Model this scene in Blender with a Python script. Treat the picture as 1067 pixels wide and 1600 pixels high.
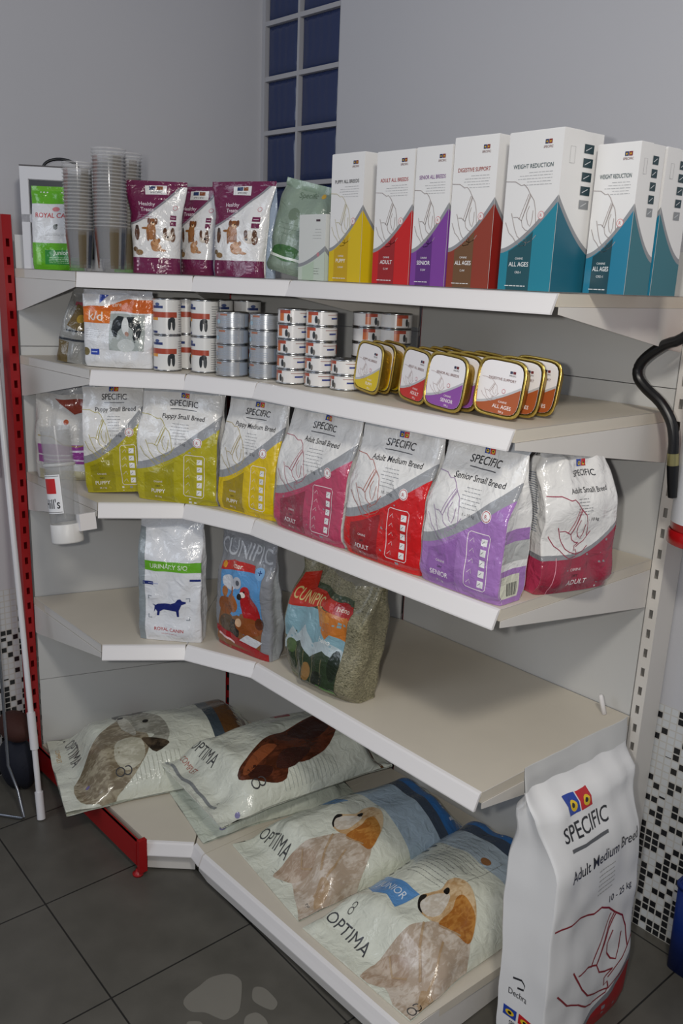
import bpy, math, random, bisect
from mathutils import Vector, Matrix, noise
from mathutils.geometry import tessellate_polygon
for o in list(bpy.data.objects): bpy.data.objects.remove(o)
SC = bpy.context.scene
COL = SC.collection
PI = math.pi
# ------------------------------------------------------------------ camera, world, lights, exposure
camd = bpy.data.cameras.new('camera'); cam = bpy.data.objects.new('camera', camd); COL.objects.link(cam)
cam.location = (1.7982, -1.9003, 1.6446); cam.rotation_euler = (1.2931, -0.0379, 0.8507)
camd.sensor_fit = 'VERTICAL'; camd.sensor_height = 24.0; camd.lens = 24.0 * 1400.93 / 1600
camd.shift_x = 0.0093 * 1000 / 1600 * 0 + 9.3 / 1600; camd.shift_y = 27.9 / 1600
camd.clip_start = 0.02
SC.camera = cam
SC.view_settings.view_transform = 'Standard'; SC.view_settings.look = 'None'
SC.view_settings.gamma = 1; SC.view_settings.use_curve_mapping = False
SC.view_settings.exposure = 0.12
w = bpy.data.worlds.new('world'); SC.world = w; w.use_nodes = True
w.node_tree.nodes['Background'].inputs[0].default_value = (0.62, 0.68, 0.85, 1)
w.node_tree.nodes['Background'].inputs[1].default_value = 0.22
def area(name, loc, target, size, power, color=(1, 1, 1), sy=None):
    d = bpy.data.lights.new(name, 'AREA'); d.energy = power; d.size = size; d.color = color
    if sy: d.shape = 'RECTANGLE'; d.size_y = sy
    o = bpy.data.objects.new(name, d); COL.objects.link(o); o.location = loc
    o.rotation_euler = (Vector(target) - Vector(loc)).to_track_quat('-Z', 'Y').to_euler()
    return o
area('ceiling_lamp', (1.95, -1.65, 2.75), (0.3, -0.4, 0.6), 0.30, 19, (1, 0.95, 0.86))
area('window_light', (-0.1, -3.6, 2.3), (0.2, 0, 0.8), 1.3, 14, (0.80, 0.88, 1))
Rc = cam.rotation_euler.to_matrix()
fl = area('camera_flash', Vector(cam.location) + Rc @ Vector((-0.10, 0.03, 0.0)), (0.1, -0.35, 0.75), 0.045, 11, (1, 0.97, 0.92), 0.03)

# ------------------------------------------------------------------ materials
def lin(h):
    c = [int(h[i:i+2], 16) / 255 for i in (0, 2, 4)]
    return tuple(x / 12.92 if x <= 0.04045 else ((x + 0.055) / 1.055) ** 2.4 for x in c) + (1,)
MC = {}
def mat(hexc, rough=0.5, metal=0, coat=0, bump=0, bscale=60, spec=0.5, trans=0, var=0, alpha=1):
    key = (hexc, rough, metal, coat, bump, bscale, spec, trans, var, alpha)
    if key in MC: return MC[key]
    m = bpy.data.materials.new('m_' + hexc + '_%d' % len(MC)); m.use_nodes = True
    nt = m.node_tree; b = nt.nodes['Principled BSDF']
    b.inputs['Base Color'].default_value = lin(hexc); b.inputs['Roughness'].default_value = rough
    b.inputs['Metallic'].default_value = metal; b.inputs['Coat Weight'].default_value = coat
    b.inputs['Coat Roughness'].default_value = 0.08
    b.inputs['Specular IOR Level'].default_value = spec
    b.inputs['Transmission Weight'].default_value = trans; b.inputs['Alpha'].default_value = alpha
    tc = nt.nodes.new('ShaderNodeTexCoord')
    if bump:
        n = nt.nodes.new('ShaderNodeTexNoise'); n.inputs['Scale'].default_value = bscale; n.inputs['Detail'].default_value = 3; n.inputs['Distortion'].default_value = 0.7
        bp = nt.nodes.new('ShaderNodeBump'); bp.inputs['Strength'].default_value = bump; bp.inputs['Distance'].default_value = 0.007
        nt.links.new(tc.outputs['Object'], n.inputs['Vector']); nt.links.new(n.outputs['Fac'], bp.inputs['Height'])
        nt.links.new(bp.outputs['Normal'], b.inputs['Normal'])
    if var:
        n = nt.nodes.new('ShaderNodeTexNoise'); n.inputs['Scale'].default_value = 7; n.inputs['Detail'].default_value = 6
        mx = nt.nodes.new('ShaderNodeMix'); mx.data_type = 'RGBA'
        c = lin(hexc); mx.inputs[6].default_value = tuple(x * (1 - var) for x in c[:3]) + (1,); mx.inputs[7].default_value = tuple(min(1, x * (1 + var)) for x in c[:3]) + (1,)
        nt.links.new(tc.outputs['Object'], n.inputs['Vector']); nt.links.new(n.outputs['Fac'], mx.inputs[0]); nt.links.new(mx.outputs[2], b.inputs['Base Color'])
    MC[key] = m; return m
def film(h): return mat(h, 0.19, 0, 0.5, 1.0, 30)       # glossy printed film
def fur(a, b_, scale=60):
    key = ('fur', a, b_, scale)
    if key in MC: return MC[key]
    m = bpy.data.materials.new('print_fur'); m.use_nodes = True; nt = m.node_tree; b = nt.nodes['Principled BSDF']
    tc = nt.nodes.new('ShaderNodeTexCoord'); mp = nt.nodes.new('ShaderNodeMapping'); mp.inputs['Scale'].default_value = (1, .5, .45); mp.inputs['Rotation'].default_value = (0, .5, 0)
    n1 = nt.nodes.new('ShaderNodeTexNoise'); n1.inputs['Scale'].default_value = scale; n1.inputs['Detail'].default_value = 5; n1.inputs['Distortion'].default_value = 1.2
    n2 = nt.nodes.new('ShaderNodeTexNoise'); n2.inputs['Scale'].default_value = 16; n2.inputs['Detail'].default_value = 3
    ad = nt.nodes.new('ShaderNodeMath'); ad.operation = 'ADD'; cr = nt.nodes.new('ShaderNodeValToRGB')
    cr.color_ramp.elements[0].position = .78; cr.color_ramp.elements[1].position = 1.2 if False else 1.0; cr.color_ramp.elements[0].color = lin(a); cr.color_ramp.elements[1].color = lin(b_)
    nt.links.new(tc.outputs['Object'], mp.inputs[0]); nt.links.new(mp.outputs[0], n1.inputs['Vector']); nt.links.new(tc.outputs['Object'], n2.inputs['Vector'])
    nt.links.new(n1.outputs['Fac'], ad.inputs[0]); nt.links.new(n2.outputs['Fac'], ad.inputs[1]); ad2 = nt.nodes.new('ShaderNodeMath'); ad2.operation = 'MULTIPLY'; ad2.inputs[1].default_value = .88
    nt.links.new(ad.outputs[0], ad2.inputs[0]); nt.links.new(ad2.outputs[0], cr.inputs[0]); nt.links.new(cr.outputs[0], b.inputs['Base Color'])
    b.inputs['Roughness'].default_value = .2; b.inputs['Coat Weight'].default_value = .4; b.inputs['Coat Roughness'].default_value = .08
    n3 = nt.nodes.new('ShaderNodeTexNoise'); n3.inputs['Scale'].default_value = 26; n3.inputs['Distortion'].default_value = .7; n3.inputs['Detail'].default_value = 3
    bp = nt.nodes.new('ShaderNodeBump'); bp.inputs['Strength'].default_value = .8; bp.inputs['Distance'].default_value = .004
    nt.links.new(tc.outputs['Object'], n3.inputs['Vector']); nt.links.new(n3.outputs['Fac'], bp.inputs['Height']); nt.links.new(bp.outputs[0], b.inputs['Normal'])
    MC[key] = m; return m
def card(h): return mat(h, 0.42, 0, 0.1)
def paper(h): return mat(h, 0.38, 0, 0.1)

# ------------------------------------------------------------------ surfaces with printing
class Surf:
    """grid of points over (X,Z) in metres; print is laid on it"""
    def __init__(s, xs, zs, fn):
        s.xs, s.zs = xs, zs
        s.p = [[Vector(fn(x, z)) for z in zs] for x in xs]
        nx, nz = len(xs), len(zs); s.n = []
        for i in range(nx):
            r = []
            for j in range(nz):
                a = s.p[min(i+1, nx-1)][j] - s.p[max(i-1, 0)][j]; b = s.p[i][min(j+1, nz-1)] - s.p[i][max(j-1, 0)]
                n = a.cross(b)
                r.append(n.normalized() if n.length > 1e-12 else Vector((0, -1, 0)))
            s.n.append(r)
    def ev(s, X, Z, off):
        i = min(max(bisect.bisect_right(s.xs, X) - 1, 0), len(s.xs) - 2); j = min(max(bisect.bisect_right(s.zs, Z) - 1, 0), len(s.zs) - 2)
        u = (X - s.xs[i]) / (s.xs[i+1] - s.xs[i]); v = (Z - s.zs[j]) / (s.zs[j+1] - s.zs[j])
        u = min(max(u, 0), 1); v = min(max(v, 0), 1)
        P = s.p; N = s.n
        q = (P[i][j] * (1-u) + P[i+1][j] * u) * (1-v) + (P[i][j+1] * (1-u) + P[i+1][j+1] * u) * v
        n = (N[i][j] * (1-u) + N[i+1][j] * u) * (1-v) + (N[i][j+1] * (1-u) + N[i+1][j+1] * u) * v
        return q + n.normalized() * off
def lins(a, b, n): return [a + (b - a) * i / n for i in range(n + 1)]
def coss(a, b, n): return [a + (b - a) * (0.5 - 0.5 * math.cos(PI * i / n)) for i in range(n + 1)]
def clip_half(poly, ax, c, keep_low):
    out = []
    for i in range(len(poly)):
        a, b = poly[i-1], poly[i]
        da, db = (a[ax] - c, b[ax] - c)
        if keep_low: da, db = -da, -db
        if (da >= 0) != (db >= 0):
            t = da / (da - db); out.append((a[0] + (b[0]-a[0]) * t, a[1] + (b[1]-a[1]) * t))
        if db >= 0: out.append(b)
    return out
def cut(polys, ax, lines):
    res = []
    for p in polys:
        lo = min(q[ax] for q in p); hi = max(q[ax] for q in p)
        if hi <= lines[0] or lo >= lines[-1]: continue
        i0 = max(bisect.bisect_right(lines, lo) - 1, 0); i1 = min(bisect.bisect_left(lines, hi), len(lines) - 1)
        for i in range(i0, i1):
            q = p
            if lo < lines[i]: q = clip_half(q, ax, lines[i], False)
            if len(q) > 2 and hi > lines[i+1]: q = clip_half(q, ax, lines[i+1], True)
            if len(q) > 2: res.append(q)
    return res
TXT = {}
def text_tris(s, bold):
    k = (s, bold)
    if k in TXT: return TXT[k]
    c = bpy.data.curves.new('t', 'FONT'); c.body = s; c.size = 1; c.resolution_u = 3; c.fill_mode = 'FRONT'
    c.offset = 0.007 if bold else 0
    o = bpy.data.objects.new('t', c); COL.objects.link(o)
    me = o.to_mesh(); me.calc_loop_triangles()
    v = [tuple(q.co[:2]) for q in me.vertices]; tr = [[v[i] for i in t.vertices] for t in me.loop_triangles]
    o.to_mesh_clear(); bpy.data.objects.remove(o); bpy.data.curves.remove(c)
    if v:
        x0 = min(q[0] for q in v); x1 = max(q[0] for q in v)
        tr = [[(a - x0, b) for a, b in t] for t in tr]; res = (tr, x1 - x0)
    else: res = ([], 0)
    TXT[k] = res; return res
class MB:
    def __init__(s): s.v = []; s.f = []; s.mi = []; s.mats = []; s.sm = []; s.h = {}
    def m(s, m):
        if m not in s.mats: s.mats.append(m)
        return s.mats.index(m)
    def face(s, pts, m, smooth=False):
        b = len(s.v); s.v += [tuple(p) for p in pts]; s.f.append(list(range(b, b + len(pts)))); s.mi.append(s.m(m)); s.sm.append(smooth)
    def grid(s, P, m, smooth=True, flip=False):
        nx, nz = len(P), len(P[0]); b = len(s.v)
        for r in P: s.v += [tuple(q) for q in r]
        k = s.m(m)
        for i in range(nx-1):
            for j in range(nz-1):
                q = [b + i*nz + j, b + (i+1)*nz + j, b + (i+1)*nz + j+1, b + i*nz + j+1]
                s.f.append(q[::-1] if flip else q); s.mi.append(k); s.sm.append(smooth)
    def surf(s, S, m): s.grid(S.p, m)
    def box(s, x0, x1, y0, y1, z0, z1, m, M=None):
        P = [Vector((x, y, z)) for x in (x0, x1) for y in (y0, y1) for z in (z0, z1)]
        if M: P = [M @ p for p in P]
        for q in ((0,1,3,2), (4,6,7,5), (0,4,5,1), (2,3,7,6), (0,2,6,4), (1,5,7,3)): s.face([P[i] for i in q], m)
    def prism(s, poly, z0, z1, m):
        n = len(poly)
        if sum(poly[i-1][0]*poly[i][1] - poly[i][0]*poly[i-1][1] for i in range(n)) < 0: poly = poly[::-1]
        s.face([(x, y, z1) for x, y in poly], m); s.face([(x, y, z0) for x, y in poly[::-1]], m)
        for i in range(n):
            a, b = poly[i-1], poly[i]; s.face([(a[0], a[1], z0), (b[0], b[1], z0), (b[0], b[1], z1), (a[0], a[1], z1)], m)
    def lathe(s, prof, m, n=28, c=(0, 0), smooth=True):
        P = [[(c[0] + r*math.cos(2*PI*i/n), c[1] + r*math.sin(2*PI*i/n), z) for r, z in prof] for i in range(n+1)]
        s.grid(P, m, smooth)
    def tube(s, pts, r, m, n=10):
        pts = [Vector(p) for p in pts]; rr = r if isinstance(r, (list, tuple)) else [r]*len(pts)
        rings = []; ref = Vector((0.3, 0.2, 1))
        for i, p in enumerate(pts):
            d = (pts[min(i+1, len(pts)-1)] - pts[max(i-1, 0)]).normalized()
            a = d.cross(ref); a = a.normalized() if a.length > 1e-4 else d.orthogonal().normalized(); b = d.cross(a)
            rings.append([p + (a*math.cos(2*PI*k/n) + b*math.sin(2*PI*k/n))*rr[i] for k in range(n+1)])
        s.grid([[rings[i][k] for i in range(len(pts))] for k in range(n+1)], m, flip=True)
        s.face(rings[0][:n][::-1], m); s.face(rings[-1][:n], m)
    # ---- printing
    def polys(s, S, polys, m, layer=1):
        k = s.m(m); off = 0.0003 + 0.00016 * layer
        for q in cut(cut(polys, 0, S.xs), 1, S.zs):
            idx = []
            for x, z in q:
                key = (id(S), k, layer, round(x, 6), round(z, 6))
                if key not in s.h: s.h[key] = len(s.v); s.v.append(tuple(S.ev(x, z, off)))
                if not idx or idx[-1] != s.h[key]: idx.append(s.h[key])
            if len(idx) > 2 and idx[0] == idx[-1]: idx.pop()
            if len(set(idx)) > 2 and len(set(idx)) == len(idx): s.f.append(idx); s.mi.append(k); s.sm.append(True)
    def poly(s, S, pts, m, layer=1):
        if sum(pts[i-1][0]*pts[i][1] - pts[i][0]*pts[i-1][1] for i in range(len(pts))) < 0: pts = pts[::-1]
        t = tessellate_polygon([[Vector((x, z, 0)) for x, z in pts]])
        tr = []
        for a in t:
            q = [pts[i] for i in a]
            if (q[1][0]-q[0][0])*(q[2][1]-q[0][1]) - (q[2][0]-q[0][0])*(q[1][1]-q[0][1]) < 0: q = q[::-1]
            tr.append(q)
        s.polys(S, tr, m, layer)
    def rect(s, S, x0, x1, z0, z1, m, layer=1): s.polys(S, [[(x0, z0), (x1, z0), (x1, z1), (x0, z1)]], m, layer)
    def line(s, S, pts, wd, m, layer=2, closed=False):
        if closed: pts = pts + [pts[0]]
        q = []; n = len(pts); h = wd / 2
        nm = []
        for i in range(n):
            a = pts[max(i-1, 0)]; b = pts[min(i+1, n-1)]; dx, dz = b[0]-a[0], b[1]-a[1]; l = math.hypot(dx, dz) or 1
            nm.append((-dz/l*h, dx/l*h))
        for i in range(n-1):
            a, b = pts[i], pts[i+1]; na, nb = nm[i], nm[i+1]
            q.append([(a[0]-na[0], a[1]-na[1]), (b[0]-nb[0], b[1]-nb[1]), (b[0]+nb[0], b[1]+nb[1]), (a[0]+na[0], a[1]+na[1])])
        s.polys(S, q, m, layer)
    def disc(s, S, x, z, r, m, layer=2, rz=None, n=14, rot=0):
        rz = rz or r; c, d = math.cos(rot), math.sin(rot)
        s.poly(S, [(x + r*math.cos(2*PI*i/n)*c - rz*math.sin(2*PI*i/n)*d, z + r*math.cos(2*PI*i/n)*d + rz*math.sin(2*PI*i/n)*c) for i in range(n)], m, layer)
    def text(s, S, t, x, z, h, m, align='C', rot=0, bold=True, wmax=None, layer=3, sx=1):
        tr, wd = text_tris(t, bold); k = h / 0.73
        kx = k * sx
        if wmax and wd * kx > wmax: kx = wmax / wd
        ox = {'C': -wd*kx/2, 'L': 0, 'R': -wd*kx}[align]; c, d = math.cos(rot), math.sin(rot)
        s.polys(S, [[(x + (a*kx+ox)*c - b*k*d, z + (a*kx+ox)*d + b*k*c) for a, b in q] for q in tr], m, layer)
    def small(s, S, x0, x1, z1, z0, n, m, align='L', wd=0.0011, seed=1, layer=2):
        r = random.Random(seed)
        for i in range(n):
            z = z1 + (z0 - z1) * (i + .5) / n; l = (x1 - x0) * r.uniform(.6, 1)
            a = x0 if align == 'L' else (x1 - l if align == 'R' else (x0 + x1 - l) / 2)
            x = a
            while x < a + l - 0.002:      # words too small to read
                ww = r.uniform(.004, .011); e = min(x + ww, a + l); s.rect(S, x, e, z, z + wd, m, layer); x = e + 0.0016
    def build(s, name, parent=None, M=None):
        me = bpy.data.meshes.new(name); me.from_pydata(s.v, [], s.f)
        for m in s.mats: me.materials.append(m)
        me.polygons.foreach_set('material_index', s.mi); me.polygons.foreach_set('use_smooth', s.sm); me.update()
        o = bpy.data.objects.new(name, me); COL.objects.link(o)
        if parent: o.parent = parent
        if M: o.matrix_local = M
        return o
def tag(o, label=None, cat=None, group=None, kind=None):
    if label: o['label'] = label
    if cat: o['category'] = cat
    if group: o['group'] = group
    if kind: o['kind'] = kind
    return o
def empty(name, label, cat, loc=(0, 0, 0), rz=0, group=None, rot=None):
    o = bpy.data.objects.new(name, None); COL.objects.link(o); o.empty_display_size = 0.05
    o.location = loc; o.rotation_euler = rot if rot else (0, 0, rz); return tag(o, label, cat, group)
def copy_tree(root, loc, rz, label, group=None, rot=None):
    r = root.copy(); COL.objects.link(r); r.location = loc; r.rotation_euler = rot if rot else (0, 0, rz); r['label'] = label
    if group: r['group'] = group
    for ch in root.children:
        c = ch.copy(); COL.objects.link(c); c.parent = r
        for g in ch.children:
            d = g.copy(); COL.objects.link(d); d.parent = c
    return r
def structure(o): o['kind'] = 'structure'; return o

# ------------------------------------------------------------------ the room
def nodes_mat(name):
    m = bpy.data.materials.new(name); m.use_nodes = True; return m, m.node_tree, m.node_tree.nodes['Principled BSDF']
def mth(nt, op, a, b=None):
    n = nt.nodes.new('ShaderNodeMath'); n.operation = op
    for i, v in enumerate((a, b)):
        if v is None: continue
        if isinstance(v, (int, float)): n.inputs[i].default_value = v
        else: nt.links.new(v, n.inputs[i])
    return n.outputs[0]
def mosaic_wall(name, horiz):
    m, nt, b = nodes_mat(name)
    g = nt.nodes.new('ShaderNodeNewGeometry'); sp = nt.nodes.new('ShaderNodeSeparateXYZ'); nt.links.new(g.outputs['Position'], sp.inputs[0])
    U = sp.outputs[horiz]; Z = sp.outputs[2]; pt = 0.0195
    cu = mth(nt, 'DIVIDE', U, pt); cz = mth(nt, 'DIVIDE', Z, pt)
    fu = mth(nt, 'FRACT', mth(nt, 'ADD', cu, 1000)); fz = mth(nt, 'FRACT', mth(nt, 'ADD', cz, 1000))
    iu = mth(nt, 'FLOOR', cu); iz = mth(nt, 'FLOOR', cz)
    cb = nt.nodes.new('ShaderNodeCombineXYZ'); nt.links.new(iu, cb.inputs[0]); nt.links.new(iz, cb.inputs[1])
    wn = nt.nodes.new('ShaderNodeTexWhiteNoise'); nt.links.new(cb.outputs[0], wn.inputs[0])
    thr = mth(nt, 'SUBTRACT', 0.80, mth(nt, 'MULTIPLY', Z, 1.15))
    dark = mth(nt, 'LESS_THAN', wn.outputs['Value'], thr)
    e = 0.09
    ing = mth(nt, 'MULTIPLY', mth(nt, 'MULTIPLY', mth(nt, 'GREATER_THAN', fu, e), mth(nt, 'LESS_THAN', fu, 1-e)), mth(nt, 'MULTIPLY', mth(nt, 'GREATER_THAN', fz, e), mth(nt, 'LESS_THAN', fz, 1-e)))
    low = mth(nt, 'LESS_THAN', Z, 0.644)
    def mix(f, a, c):
        n = nt.nodes.new('ShaderNodeMix'); n.data_type = 'RGBA'; nt.links.new(f, n.inputs[0])
        for i, v in ((6, a), (7, c)):
            if isinstance(v, tuple): n.inputs[i].default_value = v
            else: nt.links.new(v, n.inputs[i])
        return n.outputs[2]
    n2 = nt.nodes.new('ShaderNodeTexNoise'); n2.inputs['Scale'].default_value = 1.5; nt.links.new(g.outputs['Position'], n2.inputs['Vector'])
    tile = mix(dark, lin('c6c9cb'), lin('1c1d20')); t2 = mix(ing, lin('bdbbb6'), tile)
    col = mix(low, mix(n2.outputs['Fac'], lin('b9babf'), lin('c2c1c4')), t2)
    nt.links.new(col, b.inputs['Base Color'])
    nt.links.new(mth(nt, 'SUBTRACT', 0.75, mth(nt, 'MULTIPLY', low, 0.5)), b.inputs['Roughness'])
    return m
XL, YR = -0.885, 0.085
wl, wr = mosaic_wall('wall_left', 1), mosaic_wall('wall_right', 0)
b = MB(); b.box(XL - .1, XL, -4.2, YR + .12, 0, 3.1, wl); structure(b.build('wall_left'))
# right wall leaves the opening of the glass block window beside the corner
WX0, WX1, WZ1 = XL + 0.018, -0.485, 3.1
b = MB(); b.box(WX1, 3.4, YR, YR + .12, 0, 3.1, wr); b.box(XL, WX1, YR, YR + .12, 0, 1.42, wr)
structure(b.build('wall_right'))
m, nt, bs = nodes_mat('floor_tiles')
g = nt.nodes.new('ShaderNodeNewGeometry'); sp = nt.nodes.new('ShaderNodeSeparateXYZ'); nt.links.new(g.outputs['Position'], sp.inputs[0])
fx = mth(nt, 'FRACT', mth(nt, 'DIVIDE', mth(nt, 'ADD', sp.outputs[0], 10.197), 0.4)); fy = mth(nt, 'FRACT', mth(nt, 'DIVIDE', mth(nt, 'ADD', mth(nt, 'ADD', sp.outputs[1], 11.11), mth(nt, 'MULTIPLY', sp.outputs[0], 0.045)), 0.4))
jo = mth(nt, 'MAXIMUM', mth(nt, 'LESS_THAN', fx, 0.011), mth(nt, 'LESS_THAN', fy, 0.011))
n1 = nt.nodes.new('ShaderNodeTexNoise'); n1.inputs['Scale'].default_value = 9; n1.inputs['Detail'].default_value = 8; nt.links.new(g.outputs['Position'], n1.inputs['Vector'])
cr = nt.nodes.new('ShaderNodeValToRGB'); cr.color_ramp.elements[0].color = lin('45433d'); cr.color_ramp.elements[1].color = lin('66635c'); nt.links.new(n1.outputs['Fac'], cr.inputs[0])
mx = nt.nodes.new('ShaderNodeMix'); mx.data_type = 'RGBA'; nt.links.new(jo, mx.inputs[0]); nt.links.new(cr.outputs[0], mx.inputs[6]); mx.inputs[7].default_value = lin('1e1d1b')
nt.links.new(mx.outputs[2], bs.inputs['Base Color']); bs.inputs['Roughness'].default_value = 0.42
bp = nt.nodes.new('ShaderNodeBump'); bp.inputs['Strength'].default_value = 0.15; bp.inputs['Distance'].default_value = .003; nt.links.new(n1.outputs['Fac'], bp.inputs['Height']); nt.links.new(bp.outputs[0], bs.inputs['Normal'])
b = MB(); b.box(XL - .1, 3.4, -4.2, YR + .12, -.06, 0, m); structure(b.build('floor'))
m_ceil = mat('d8d8d8', .8)
# glass block window
gl, nt, bs = nodes_mat('blue_glass_block'); bs.inputs['Base Color'].default_value = lin('2b375c'); bs.inputs['Roughness'].default_value = .12
n1 = nt.nodes.new('ShaderNodeTexWave'); n1.inputs['Scale'].default_value = 9; n1.inputs['Distortion'].default_value = 3; tc = nt.nodes.new('ShaderNodeTexCoord'); nt.links.new(tc.outputs['Object'], n1.inputs['Vector'])
bp = nt.nodes.new('ShaderNodeBump'); bp.inputs['Strength'].default_value = .25; bp.inputs['Distance'].default_value = .004; nt.links.new(n1.outputs['Fac'], bp.inputs['Height']); nt.links.new(bp.outputs[0], bs.inputs['Normal'])
mort = mat('a9a9ad', .8)
b = MB(); b.box(XL, WX1, YR + .05, YR + .12, 1.42, 3.1, mort)
cols = [(XL + .028, -0.700), (-0.684, -0.497)]; zr = [1.438 + .1675*k for k in range(10)]
b.box(XL, XL + .018, YR + .004, YR + .05, 1.42, 3.1, mort)
for z in zr: b.box(XL, WX1, YR + .006, YR + .05, z - .018, z - .004, mort)
b.box(-0.697, -0.687, YR + .005, YR + .05, 1.42, 3.1, mort); b.box(WX1 - .008, WX1, YR + .005, YR + .05, 1.42, 3.1, mort)
wf = structure(b.build('window_1'))
for z in zr:
    for x0, x1 in ((XL + .018, -.697), (-.687, WX1 - .008)):
        P = []; b = MB(); z0, z1 = z - .004, z + .1495
        for i in range(13):
            r = []
            for j in range(13):
                u, v = i/12, j/12; e = min(u, 1-u, v, 1-v); r.append((x0 + (x1-x0)*u, YR + .022 - .012*min(1, e/.12)**.6, z0 + (z1-z0)*v))
            P.append(r)
        b.grid(P, gl); b.build('glass_block', wf)

# paw print stuck on the floor
pm = mat('77746c', .5, var=.08)
b = MB()
def pad(pts):
    n = len(pts); out = []
    for i in range(n):          # smooth closed outline
        p0, p1, p2, p3 = pts[i-1], pts[i], pts[(i+1) % n], pts[(i+2) % n]
        for t in (0, .25, .5, .75):
            out.append(tuple(.5*((2*p1[k]) + (-p0[k]+p2[k])*t + (2*p0[k]-5*p1[k]+4*p2[k]-p3[k])*t*t + (-p0[k]+3*p1[k]-3*p2[k]+p3[k])*t**3) for k in (0, 1)))
    b.prism(out, 0, .0008, pm)
pad([(.32, -.993), (.308, -.973), (.303, -.938), (.297, -.905), (.308, -.871), (.326, -.854), (.349, -.851), (.37, -.862), (.417, -.901), (.427, -.921), (.425, -.947), (.407, -.959), (.379, -.971), (.358, -.993), (.338, -.998)])
pad([(.393, -.847), (.39, -.834), (.405, -.822), (.432, -.82), (.459, -.824), (.47, -.839), (.466, -.85), (.441, -.861), (.416, -.864)])
pad([(.457, -.918), (.446, -.902), (.452, -.881), (.47, -.875), (.49, -.877), (.51, -.89), (.507, -.91), (.48, -.93)])
pad([(.377, -1.019), (.381, -1.008), (.395, -.994), (.412, -.999), (.417, -1.02), (.397, -1.033)])
pad([(.462, -.98), (.455, -.96), (.475, -.945), (.505, -.955), (.515, -.975), (.49, -.99)])
tag(b.build('paw_print_sticker'), 'pale grey paw print sticker on the dark tiled floor', 'floor sticker')

# ------------------------------------------------------------------ shelving
WH = mat('d9d5cf', .45, 0, 0, 0.05, 25, var=.04); WHT = mat('d2cabb', .5, var=.06); STR = mat('e6e3e2', .3)
PAN = mat('c9c9c7', .5, var=.03); RED = mat('a01418', .35); DK = mat('141416', .7)
UA, UB, UC = (-.8265, -.8245), (-.6317, -.2132), (0., 0.); UD = (.797, 0.)
LV = { # level: z, nodes A B C D, bracket depth name
 5: (1.626, (-.437, -.824), (-.258, -.586), (0, -.47), (.789, -.47)),
 4: (1.380, (-.395, -.815), (-.215, -.638), (0, -.568), (.789, -.562)),
 3: (1.029, (-.366, -.822), (-.235, -.632), (0, -.568), (.797, -.568)),
 2: (0.622, (-.352, -.832), (-.215, -.644), (-.003, -.558), (.793, -.567)),
 1: (0.099, (-.147, -.822), (-.055, -.722), (0, -.730), (.775, -.728))}
def V2(a): return Vector((a[0], a[1]))
def inset(p, q, c, e=.0015):       # small gap between neighbours
    return p + (c - p).normalized() * e
names = {5: 'top', 4: 'second', 3: 'third', 2: 'fourth', 1: 'bottom'}
what = {5: 'under bags and cartons', 4: 'with tins and trays', 3: 'with the bag row', 2: 'mostly empty', 1: 'under large sacks'}
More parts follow.
